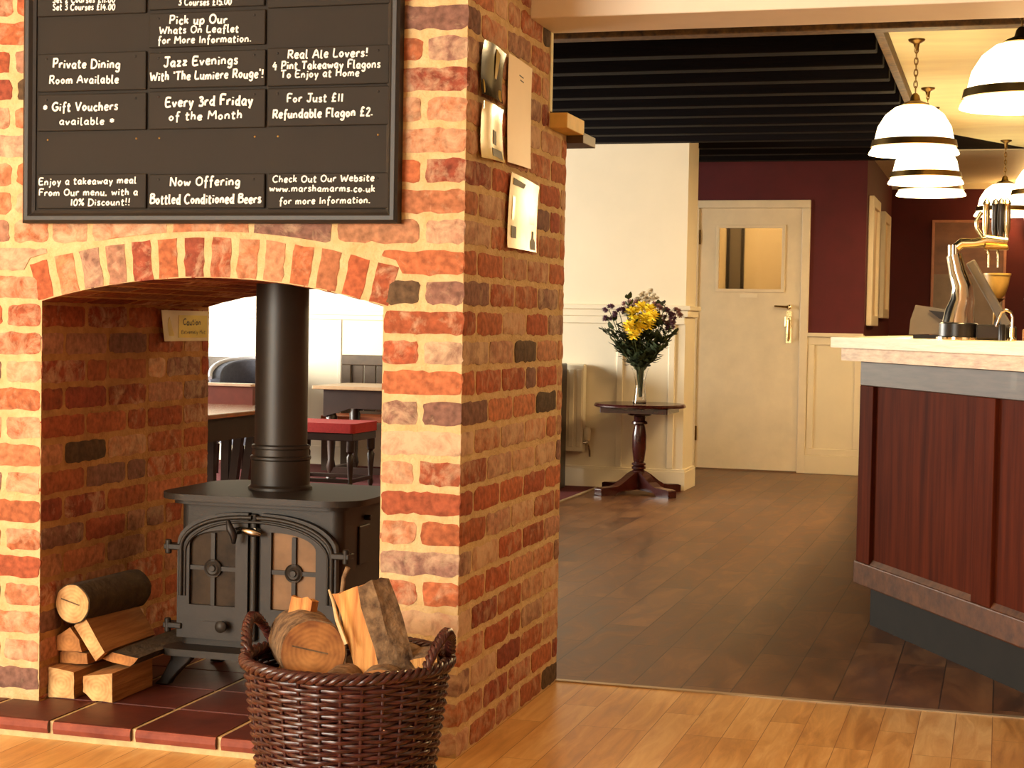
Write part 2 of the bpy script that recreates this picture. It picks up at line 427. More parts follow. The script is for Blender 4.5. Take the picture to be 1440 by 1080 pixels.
# far room
struct(MB().box(-8.2, 3.2, 4.68, YD, 2.42, 2.5), 'ceiling_dark', BLACKW)
i = 0
y = 5.32
while y < 12.4:
    if not (10.70 < y < 10.9 or 6.8 < y < 7.1):
        struct(MB().box(-8.2, -.565, y - .05, y + .05, 2.30, 2.42), 'ceiling_joist', BLACKW, bevel=.006)
    y += .425
struct(MB().box(-3.39, -.565, 10.765, 10.865, 2.296, 2.42), 'ceiling_joist', BLACKW, bevel=.006)
struct(MB().box(-.565, -.525, 6.98, 12.2, 2.35, 2.42), 'ceiling_trim', BROWNEDGE, bevel=.004)
struct(MB().box(-8.2, 3.1, 6.88, 6.98, 2.30, 2.42), 'ceiling_joist', BROWNEDGE, bevel=.006)
mb = MB()
mb.prism([(-.53, 6.98), (3.1, 6.98), (3.1, 12.5), (.16, 12.5), (-.53, 11.2)], lambda p, t: (p[0], p[1], t), 2.403, 2.42)
struct(mb, 'ceiling_bar', CEILY)
struct(MB().box(-1.0, 3.1, YD, 15.5, 2.41, 2.5), 'ceiling_alcove', CREAM)
# left room outer walls, with a window on the far left
mb = MB()
mb.box(-8.2, -8.1, 4.2, 6.4, 0, 2.42).box(-8.2, -8.1, 10.8, 11.7, 0, 2.42).box(-8.2, -8.1, 6.4, 10.8, 0, .6).box(-8.2, -8.1, 6.4, 10.8, 2.3, 2.42)
struct(mb, 'wall_far_left', WHITE)
mb = MB()
for yy in (6.4, 7.84, 9.28, 10.74): mb.box(-8.18, -8.1, yy, yy + .06, .6, 2.3)
struct(mb, 'window_2', WHITE)
struct(MB().box(-8.2, -3.0, 4.1, 4.2, 0, 2.42), 'wall_partition', WHITE)
YW = 11.62
struct(MB().box(-8.1, -3.4, YW, YW + .1, 0, 2.42), 'wall_rear_left', WHITE)
mb = MB()
mb.box(-8.1, -3.4, YW - .03, YW, 1.13, 1.165).box(-8.1, -3.4, YW - .02, YW, 1.095, 1.13)
x = -7.9
while x < -3.5:
    mb.box(x, x + .03, YW - .006, YW, .14, 1.095); x += .62
struct(mb, 'trim_4', WHITE, bevel=.003)
struct(MB().box(-8.1, -3.4, YW - .02, YW, 0, .14), 'baseboard_rear_left', WHITE, bevel=.003)
# boxed pillar with panelling
YP, XP = 10.872, -2.02
struct(MB().box(-3.4, XP, YP, 11.24, 0, 2.42), 'wall_pillar', WHITE)
mb = MB()
mb.box(-3.4, XP + .04, YP - .04, YP, 1.195, 1.225).box(-3.4, XP + .022, YP - .022, YP, 1.15, 1.195)
mb.box(XP, XP + .04, YP, 11.24, 1.195, 1.225).box(XP, XP + .022, YP, 11.24, 1.15, 1.195)
struct(mb, 'trim_5', WHITE, bevel=.004)
mb = MB()
for x in (-3.12, -2.455, -2.105):
    mb.box(x - .022, x + .022, YP - .014, YP, .14, 1.10)
mb.box(-3.4, XP, YP - .014, YP, 1.10, 1.15)
struct(mb, 'trim_6', WHITE, bevel=.005)
mb = MB()
mb.box(-3.4, XP + .022, YP - .022, YP, 0, .125).box(XP, XP + .022, YP, 11.24, 0, .125)
mb.box(-3.4, XP + .016, YP - .016, YP, .125, .14).box(XP, XP + .016, YP, 11.24, .125, .14)
struct(mb, 'baseboard_pillar', WHITE, bevel=.003)
# door wall
mb = MB()
DX0, DX1 = -2.25, -1.475            # leaf
mb.box(-3.4, DX0 - .06, YD, YD + .12, 0, 2.41)
mb.box(DX0 - .06, DX1 + .06, YD, YD + .12, 2.045, 2.41).box(DX1 + .06, -1.0, YD, YD + .12, 1.05, 2.41)
struct(mb, 'wall_door', MAROON)
struct(MB().box(DX1 + .06, -1.0, YD, YD + .12, 0, 1.05), 'wall_wainscot', CREAM)
mb = MB()
mb.box(-3.4, -1.0, YD - .05, YD, 2.385, 2.418)
struct(mb, 'trim_7', CREAM, bevel=.004)
mb = MB()
mb.box(DX1 + .062, -1.0, YD - .03, YD, 1.03, 1.06)
mb.box(DX1 + .062, -1.0, YD - .012, YD, .97, 1.03)
for x in (DX1 + .068, -1.06): mb.box(x, x + .05, YD - .012, YD, .19, .97)
mb.box(DX1 + .062, -1.0, YD - .012, YD, .14, .19)
struct(mb, 'trim_8', CREAM, bevel=.004)
struct(MB().box(DX1 + .062, -1.0, YD - .022, YD, 0, .14), 'baseboard_door_wall', CREAM, bevel=.004)
mb = MB()                                                    # door frame
mb.box(DX0 - .07, DX0 - .002, YD - .02, YD + .12, 0, 1.995).box(DX1 + .002, DX1 + .065, YD - .02, YD + .12, 0, 1.995).box(DX0 - .07, DX1 + .065, YD - .02, YD + .12, 1.995, 2.055)
struct(mb, 'trim_9', DOORP, bevel=.005)
# alcove behind the bar
struct(MB().box(-1.1, -1.0, YD + .12, 15.5, 0, 2.5), 'wall_alcove_left', MAROON)
struct(MB().box(-1.1, 3.1, 15.4, 15.5, 0, 2.5), 'wall_alcove_rear', MAROON)
struct(MB().box(-1.0, 3.1, 15.36, 15.4, 2.36, 2.41), 'trim_10', CREAM)
# lobby behind the door, seen through its pane
struct(MB().box(-3.6, -1.1, 14.2, 14.3, 0, 2.42), 'wall_lobby', CREAM)
struct(MB().box(-3.6, -1.1, YD, 14.3, 2.42, 2.5), 'ceiling_lobby', CREAM)
struct(MB().box(-3.7, -3.6, YD, 14.3, 0, 2.42), 'wall_lobby_left', CREAM)

# door leaf with its parts (built into the setting)
d = thing('door_1', 'cream painted flush door with a square glass pane and brass lever', 'door', ((DX0 + DX1) / 2, YD + .02, 0))
d['kind'] = 'structure'
gx0, gx1, gz0, gz1 = -2.10, -1.615, 1.378, 1.848
mb = MB()
mb.box(DX0, gx0, YD, YD + .045, .012, 1.993).box(gx1, DX1, YD, YD + .045, .012, 1.993)
mb.box(gx0, gx1, YD, YD + .045, .012, gz0).box(gx0, gx1, YD, YD + .045, gz1, 1.993)
mb.build('door_leaf', DOORP, d)
mb = MB()
for (a, b_, c_, e_) in ((gx0 - .02, gx0 + .005, gz0 - .02, gz1 + .02), (gx1 - .005, gx1 + .02, gz0 - .02, gz1 + .02), (gx0, gx1, gz0 - .02, gz0 + .005), (gx0, gx1, gz1 - .005, gz1 + .02)):
    mb.box(a, b_, YD - .012, YD, c_, e_)
mb.build('glazing_bead', DOORP, d, bevel=.003)
MB().box(gx0, gx1, YD + .018, YD + .024, gz0, gz1).build('glass_pane', glass_material('tinted_pane', (.86, .74, .50), .05), d)
mb = MB()
mb.box(-1.585, -1.535, YD - .012, YD, 1.10, 1.18)
hp = mb.build('lock_plate', GOLD, d, bevel=.003)
mb = MB()
mb.lathe([(.018, 0), (.018, .02), (.010, .022), (.010, .05)], (-1.555, YD, 1.25), 16, ax=(0, -1, 0))
mb.tube([(-1.555, YD - .045, 1.25), (-1.60, YD - .048, 1.252), (-1.66, YD - .045, 1.255)], [.010, .009, .008], 8)
mb.build('upper_lever', GOLD, d, smooth=40)
mb = MB()
mb.box(-1.575, -1.535, YD - .008, YD, .98, 1.22).tube([(-1.555, YD - .008, 1.16), (-1.555, YD - .045, 1.15), (-1.555, YD - .05, 1.08), (-1.555, YD - .045, 1.01), (-1.555, YD - .008, 1.0)], .009, 8)
mb.build('pull_handle', GOLD, d, smooth=40)
MB().box(-1.93, -1.80, YD - .003, YD, 1.318, 1.345).build('door_label', WHITE, d)
MB().box(DX0 - .004, DX0 + .012, YD - .012, YD + .01, 1.72, 1.83).build('hinge', BRASS, d)
MB().box(DX0 - .004, DX0 + .012, YD - .012, YD + .01, .22, .33).build('hinge', BRASS, d)
t = thing('picture_frame', 'tall narrow dark-framed picture seen through the door pane', 'picture', (-2.2, 14.19, 1.3))
mb = MB()
mb.box(-2.29, -2.265, 14.16, 14.2, 1.36, 2.0).box(-2.165, -2.14, 14.16, 14.2, 1.36, 2.0).box(-2.265, -2.165, 14.16, 14.2, 1.36, 1.39).box(-2.265, -2.165, 14.16, 14.2, 1.97, 2.0)
mb.build('frame', IRONDK, t, bevel=.003)
MB().box(-2.265, -2.165, 14.18, 14.2, 1.39, 1.97).build('picture_panel', GREYP, t)
point('lobby_fill_light', (-2.0, 13.2, 2.2), 30, (1, .75, .45), .1)  # added lamp without a fixture, brightens the lobby behind the pane

# ------------------------------------------------------------------ brick fireplace
RND = random.Random(11)
PAL = [(182, 108, 72), (172, 94, 62), (188, 122, 86), (164, 88, 60), (190, 136, 102), (180, 104, 68), (176, 130, 106), (142, 104, 90), (154, 80, 60)]
def brick_col(r, dark=0):
    c = list(lin(PAL[int(r.random() ** 1.15 * len(PAL))]))
    k = r.uniform(.82, 1.15)
    a = r.choice((.10, .18, .24, .28, .32, .36, .44)) + r.uniform(-.05, .05)
    if r.random() < dark: c = list(lin((96, 76, 56))); a = .1
    return (c[0] * k, c[1] * k, c[2] * k, a)

def brick(mb, P, u0, u1, w0, w1, col, seed, prot=.004, rag=.0038, clamp=None):
    """P(u, w, n) maps face coordinates to the world; an irregular hand-made brick face proud of the mortar"""
    nx = max(4, int((u1 - u0) / .017)); nz = 5
    vs = []
    for j in range(nz + 1):
        for i_ in range(nx + 1):
            a, b_ = i_ / nx, j / nz
            u, w_ = u0 + (u1 - u0) * a, w0 + (w1 - w0) * b_
            e = i_ in (0, nx) or j in (0, nz)
            q = noise.noise_vector(Vector((u * 34 + seed * 1.7, w_ * 34, seed * .37))) + .7 * noise.noise_vector(Vector((u * 110 + seed, w_ * 110, seed * .7)))
            if i_ in (0, nx): u += q.x * rag * 1.4
            if j in (0, nz): w_ += q.y * rag * 1.4
            if i_ in (0, nx) and j in (0, nz):
                u += (.004 if i_ == 0 else -.004); w_ += (.003 if j == 0 else -.003)
            n = prot * (.35 if e else 1) + q.z * .0012
            if clamp: u, w_ = clamp(u, w_)
            vs.append((u, w_, n))
    b0 = len(vs)
    ring = [i_ for i_ in range(nx + 1)] + [(j) * (nx + 1) + nx for j in range(1, nz + 1)] + [nz * (nx + 1) + i_ for i_ in range(nx - 1, -1, -1)] + [j * (nx + 1) for j in range(nz - 1, 0, -1)]
    for k in ring:
        u, w_, n = vs[k]; vs.append((u, w_, -.006))
    fs = [(j * (nx + 1) + i_, j * (nx + 1) + i_ + 1, (j + 1) * (nx + 1) + i_ + 1, (j + 1) * (nx + 1) + i_) for j in range(nz) for i_ in range(nx)]
    for k in range(len(ring)):
        k2 = (k + 1) % len(ring)
        fs.append((ring[k2], ring[k], b0 + k, b0 + k2))
    mb.add([P(*p) for p in vs], fs, 0, col)

# segmental arch through three points of its intrados
ax0, az0, ax1, az1, axm, azm = XL, 1.122, XR, 1.122, -1.972, 1.188
ch = (ax1 - ax0) / 2; sg = azm - az0
AR = (ch * ch + sg * sg) / (2 * sg); ACX = (ax0 + ax1) / 2; ACZ = azm - AR
RO = AR + .108
def arc_z(x, r=None):
    r = r or AR
    return ACZ + sqrt(max(0, r * r - (x - ACX) ** 2))
ASP = math.asin(ch / AR)
AOUT = ASP + .02

fp = thing('brick_fireplace', 'red brick chimney breast with arched two-sided fireplace opening', 'fireplace', (-1.97, Y0, 0))
HZ, ZL = 2.42, 1.652
XW = -3.0
mb = MB()
def quad(a, b_, c_, e_): mb.add([a, b_, c_, e_], [(0, 1, 2, 3)])
xs = [XL + (XR - XL) * k / 24 for k in range(25)]
for Yf in (Y0, YB):
    top = HZ if Yf == Y0 else ZL
    quad((XW, Yf, 0), (XL, Yf, 0), (XL, Yf, top), (XW, Yf, top)); quad((XR, Yf, 0), (XC, Yf, 0), (XC, Yf, top), (XR, Yf, top))
    for a, b_ in zip(xs, xs[1:]): quad((a, Yf, arc_z(a)), (b_, Yf, arc_z(b_)), (b_, Yf, top), (a, Yf, top))
mb.build('mortar', MORTAR, fp, weld=True)
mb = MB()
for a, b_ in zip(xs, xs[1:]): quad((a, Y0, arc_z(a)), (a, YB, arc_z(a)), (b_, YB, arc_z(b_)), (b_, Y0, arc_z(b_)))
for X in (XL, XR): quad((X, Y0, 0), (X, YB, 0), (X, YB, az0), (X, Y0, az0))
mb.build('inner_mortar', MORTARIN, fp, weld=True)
mb = MB()
for X in (XW, XC):
    quad((X, Y0, 0), (X, YB, 0), (X, YB, ZL), (X, Y0, ZL)); quad((X, Y0, ZL), (X, 4.67, ZL), (X, 4.67, HZ), (X, Y0, HZ))
quad((XW, 4.67, ZL), (XC, 4.67, ZL), (XC, YB, ZL), (XW, YB, ZL)); quad((XW, 4.67, ZL), (XC, 4.67, ZL), (XC, 4.67, HZ), (XW, 4.67, HZ))
mb.build('side_mortar', MORTAR, fp, weld=True)

PF = lambda u, w_, n: (u, Y0 - n, w_)
PS = lambda u, w_, n: (XC + n, u, w_)
PIN = lambda u, w_, n: (XL + n, u, w_)
PIR = lambda u, w_, n: (XR - n, u, w_)
J = .0085
JH = .0088
def zc(k): return .0695 + .075 * (k - 1)
fr, sd, inn, inr = MB(), MB(), MB(), MB()
CCOL = {}
for k in range(0, 33):
    z0, z1 = zc(k) + JH, zc(k + 1) - JH
    if z1 > HZ + .02: break
    z0 = max(z0, .004)
    strch = k % 2 == 0
    CCOL[k] = brick_col(RND)
    # right pier
    def cl(u, w_): return u, w_
    if z1 < 1.235:
        if strch:
            brick(fr, PF, XR + .002, XC + .002, z0, z1, CCOL[k], k * 7 + 1)
        else:
            sp = RND.uniform(.45, .55); m_ = XR + (XC - XR) * sp
            brick(fr, PF, XR + .002, m_ - J, z0, z1, brick_col(RND, .06), k * 7 + 2)
            brick(fr, PF, m_ + J, XC + .002, z0, z1, CCOL[k], k * 7 + 3)
        # left pier
        x = XL - .002; n_ = 0
        while x > XW:
            wd = (.1025 if (n_ == 0) == (k % 2 == 0) else .215)
            if n_ > 0: wd = .215 if RND.random() < .7 else .1025
            if z0 > .045: brick(fr, PF, max(x - wd, XW), x, z0, z1, brick_col(RND, .05), RND.randrange(9999))
            x -= wd + .0165; n_ += 1
        if z1 > 1.06 and z0 < 1.24:
            pass
    if z1 >= 1.16:
        # full-width courses above the springing, trimmed to the back of the arch ring
        x = XC + .002; n_ = 0
        while x > XW:
            wd = .215 if (strch if n_ == 0 else RND.random() < .72) else .1025
            a, b_ = max(x - wd, XW), x
            if z1 < 1.235 and not (b_ < XR and a > XL):
                x -= wd + .0165; n_ += 1; continue
            lim = max(arc_z(a, RO) if abs(a - ACX) < ch + .04 else 0, arc_z(b_, RO) if abs(b_ - ACX) < ch + .04 else 0, arc_z(ACX, RO) if a < ACX < b_ else 0)
            lo = min(arc_z(q_, RO) if abs(q_ - ACX) < ch + .04 else 0 for q_ in (a, b_, (a + b_) / 2))
            def cl2(u, w_):
                if abs(u - ACX) < ch + .045: w_ = max(w_, arc_z(u, RO) + .011)
                return u, min(w_, z1 + .001)
            if lo + .011 < z1 - .014:
                c_ = CCOL[k] if n_ == 0 else brick_col(RND, .03)
                brick(fr, PF, a, b_, z0, z1, c_, RND.randrange(9999), clamp=cl2 if lim > z0 - .012 else None)
            x -= wd + .0165; n_ += 1
    # right return (side of the chimney)
    yend = YB if z1 < ZL + .01 else 4.655
    y = Y0 - .002; n_ = 0
    while y < yend - .03:
        wd = .215 if n_ or not strch else .1025
        if n_ and RND.random() < .08: wd = .1025
        b_ = min(y + wd, yend)
        if yend - b_ < .05: b_ = yend
        brick(sd, PS, y, b_, z0, z1, CCOL[k] if n_ == 0 else brick_col(RND, .055), RND.randrange(9999))
        y = b_ + .0145; n_ += 1
    # inside cheeks
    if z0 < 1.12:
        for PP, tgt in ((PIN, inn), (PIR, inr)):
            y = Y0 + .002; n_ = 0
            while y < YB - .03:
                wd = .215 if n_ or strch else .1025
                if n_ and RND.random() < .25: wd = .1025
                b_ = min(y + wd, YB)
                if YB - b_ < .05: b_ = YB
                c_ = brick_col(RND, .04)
                if z1 > .05: brick(tgt, PP, y, b_, max(z0, .052), min(z1, 1.118), (c_[0] * .85, c_[1] * .78, c_[2] * .75, c_[3] - .12), RND.randrange(9999), prot=.003, rag=.003)  # cheek bricks: soot and the opening's shade both put into the tint
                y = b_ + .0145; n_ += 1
fr.build('front_brickwork', BRICK, fp, smooth=50, colors=True)
sd.build('side_brickwork', BRICK, fp, smooth=50, colors=True)
# arch ring: soldiers on the face, headers along the soffit
ar = MB(); NV = 14
for k in range(NV):
    a0, a1 = -ASP - .012 + (2 * ASP + .024) * k / NV, -ASP - .012 + (2 * ASP + .024) * (k + 1) / NV
    c_ = brick_col(RND, .0); g = .0105 / AR
    PA = lambda u, w_, n: (ACX + w_ * sin(u), Y0 - n, ACZ + w_ * cos(u))
    nx, nz = 4, 5
    # brick in polar coordinates (angle, radius)
    vs = []
    for j in range(nz + 1):
        for i_ in range(nx + 1):
            u = a0 + g + (a1 - a0 - 2 * g) * i_ / nx; rr = AR + .002 + (RO - AR - .008) * j / nz
            e = i_ in (0, nx) or j in (0, nz)
            q = noise.noise_vector(Vector((u * 60 + k, rr * 40, k * .7)))
            if i_ in (0, nx): u += q.x * .006 / AR
            if j in (0, nz): rr += q.y * .004
            vs.append((u, rr, .004 * (.35 if e else 1) + q.z * .001))
    b0 = len(vs)
    ring = list(range(nx + 1)) + [j * (nx + 1) + nx for j in range(1, nz + 1)] + [nz * (nx + 1) + q for q in range(nx - 1, -1, -1)] + [j * (nx + 1) for j in range(nz - 1, 0, -1)]
    vs += [(vs[q][0], vs[q][1], -.006) for q in ring]
    fs = [(j * (nx + 1) + i_, j * (nx + 1) + i_ + 1, (j + 1) * (nx + 1) + i_ + 1, (j + 1) * (nx + 1) + i_) for j in range(nz) for i_ in range(nx)]
    fs += [(ring[(q + 1) % len(ring)], ring[q], b0 + q, b0 + (q + 1) % len(ring)) for q in range(len(ring))]
    ar.add([PA(*p) for p in vs], fs, 0, c_)
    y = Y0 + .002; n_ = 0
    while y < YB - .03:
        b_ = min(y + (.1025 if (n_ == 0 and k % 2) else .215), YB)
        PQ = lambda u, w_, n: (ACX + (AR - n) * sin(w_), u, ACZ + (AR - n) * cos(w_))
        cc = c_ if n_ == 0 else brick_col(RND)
        brick(ar, lambda u, w_, n: PQ(u, a0 + g + (a1 - a0 - 2 * g) * w_, n), y, b_, 0.0, 1.0, (cc[0] * .6, cc[1] * .5, cc[2] * .48, cc[3] - .14), RND.randrange(9999), prot=.003, rag=.004)  # soffit bricks tinted darker for soot and for shade under the arch
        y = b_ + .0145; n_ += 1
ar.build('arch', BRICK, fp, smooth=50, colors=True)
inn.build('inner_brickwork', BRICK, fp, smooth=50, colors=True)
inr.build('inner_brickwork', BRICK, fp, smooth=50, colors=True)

# hearth
HT = .05
h = thing('tiled_hearth', 'raised red quarry tile hearth under the stove', 'hearth', (-2.0, 3.8, 0))
mb = MB()
mb.box(XW, -1.405, 3.712, Y0 - .008, 0, HT - .003).box(XL + .008, XR - .008, Y0 - .008, YB, 0, HT - .003)
mb.build('grout_bed', GROUT, h)
mb = MB()
xs_ = [-2.303 + .2355 * k for k in range(-4, 5)]
ys_ = [3.70, 3.935, 4.17, 4.405, 4.64, 4.862]
for j in range(len(ys_) - 1):
    for a, b_ in zip(xs_, xs_[1:]):
        x0, x1, y0, y1 = a + .0075, b_ - .0075, ys_[j] + .004 if j else ys_[j], ys_[j + 1] - .006
        if j == 0:
            y1 = Y0 - .006
            if x1 < XW or x0 > -1.41: continue
            x0 = max(x0, XW); x1 = min(x1, -1.405)
            pts = [(y0 + .004, HT - .033), (y0 - .001, HT - .02), (y0, HT - .008), (y0 + .004, HT - .002), (y0 + .010, HT), (y1, HT), (y1, HT - .02)]
            n_ = len(pts)
            if max(x0, XL + .012) < min(x1, XR - .012): mb.box(max(x0, XL + .012), min(x1, XR - .012), y1, 3.929, HT - .02, HT)
            mb.add([(x0, p[0], p[1]) for p in pts] + [(x1, p[0], p[1]) for p in pts],
                   [(q, q + 1, n_ + q + 1, n_ + q) for q in (0, 1, 2)], 1)
            mb.add([(x0, p[0], p[1]) for p in pts] + [(x1, p[0], p[1]) for p in pts],
                   [(q, q + 1, n_ + q + 1, n_ + q) for q in (3, 4, 5)] + [tuple(range(n_)), tuple(range(n_, 2 * n_))[::-1]], 0)
        else:
            x0, x1 = max(x0, XL + .012), min(x1, XR - .012)
            if x1 - x0 < .02: continue
            if j == 1: y0 = 3.939
            mb.box(x0, x1, y0, y1, HT - .02, HT + .0005 * RND.random())
mb.build('tiles', [TILE, TILEEDGE], h)

# timber mantel block at the back corner
t = thing('mantel_shelf', 'short two-tier timber mantel end projecting from the back of the chimney', 'shelf', (-1.26, 4.78, ZL))
MB().box(XC - .3, -1.226, 4.672, 4.875, ZL + .001, ZL + .045).build('shelf_board', mat('sawn_pine', (236, 200, 110), .6, var=.06, scale=20), t, bevel=.002)
MB().box(XC - .3, -1.226, 4.864, 5.02, ZL - .022, ZL + .010).build('shelf_lip', GREYOAK, t, bevel=.002)
TEXT= [('Set 2 Courses £11.00', -2.4115, -2.2278, 1.9018, 1.8959, 0.0185), ('Set 3 Courses £14.00', -2.4113, -2.2276, 1.8824, 1.8767, 0.0185), ('3 Courses £15.00', -2.0463, -1.8967, 1.8819, 1.8773, 0.0198), ('Pick up Our', -2.0719, -1.908, 1.835, 1.8312, 0.0253), ('Whats On Leaflet', -2.1, -1.8761, 1.8106, 1.8088, 0.0217), ('for More Information.', -2.1038, -1.8404, 1.7853, 1.7827, 0.0217), ('Private Dining', -2.4099, -2.2115, 1.7317, 1.7265, 0.0259), ('Room Available', -2.4201, -2.2152, 1.6912, 1.6882, 0.0241), ('Jazz Evenings', -2.0868, -1.877, 1.7269, 1.7285, 0.0272), ("With 'The Lumiere Rouge'!", -2.1251, -1.8059, 1.6915, 1.6927, 0.0254), ('Real Ale Lovers!', -1.7412, -1.525, 1.7372, 1.7373, 0.0248), ('4 Pint Takeaway Flagons', -1.7818, -1.4916, 1.7117, 1.7094, 0.0231), ('To Enjoy at Home', -1.7591, -1.5474, 1.6898, 1.6899, 0.0213), ('* Gift Vouchers', -2.4385, -2.2165, 1.6193, 1.6187, 0.026), ('available *', -2.3895, -2.2265, 1.5831, 1.5823, 0.0222), ('Every 3rd Friday', -2.0804, -1.8343, 1.6234, 1.6257, 0.029), ('of the Month', -2.071, -1.8633, 1.5887, 1.5905, 0.0236), ('For Just £11', -1.7416, -1.5893, 1.6291, 1.6278, 0.0231), ('Refundable Flagon £2.', -1.7801, -1.5095, 1.589, 1.5912, 0.0249), ('Enjoy a takeaway meal', -2.4485, -2.161, 1.4258, 1.4295, 0.0205), ('From Our menu, with a', -2.4483, -2.1565, 1.3979, 1.3983, 0.0205), ('10% Discount!!', -2.3537, -2.1788, 1.3715, 1.3728, 0.0204), ('Now Offering', -2.0656, -1.867, 1.4216, 1.4221, 0.0255), ('Bottled Conditioned Beers', -2.1215, -1.8082, 1.3763, 1.377, 0.0274), ('Check Out Our Website', -1.7778, -1.5032, 1.4287, 1.4303, 0.0196), ('www.marshamarms.co.uk', -1.7863, -1.5009, 1.4055, 1.404, 0.0196), ('for more Information.', -1.7585, -1.5126, 1.3733, 1.376, 0.0196)]
SLATS= [(-2.4583, -2.1399, 1.8664, 1.9855), (-2.1318, -1.807, 1.8727, 1.9713), (-1.7993, -1.4698, 1.8657, 1.9569), (-2.1306, -1.8037, 1.7757, 1.8637), (-2.4565, -2.1376, 1.6699, 1.7691), (-2.1295, -1.8023, 1.6715, 1.7632), (-1.7965, -1.4685, 1.6699, 1.7657), (-2.4555, -2.1364, 1.5668, 1.6625), (-2.1283, -1.8009, 1.567, 1.6643), (-1.7951, -1.4668, 1.5687, 1.6647), (-2.4537, -2.1341, 1.3639, 1.4544), (-2.1259, -1.8, 1.364, 1.4516), (-1.7922, -1.4653, 1.3623, 1.4515)]

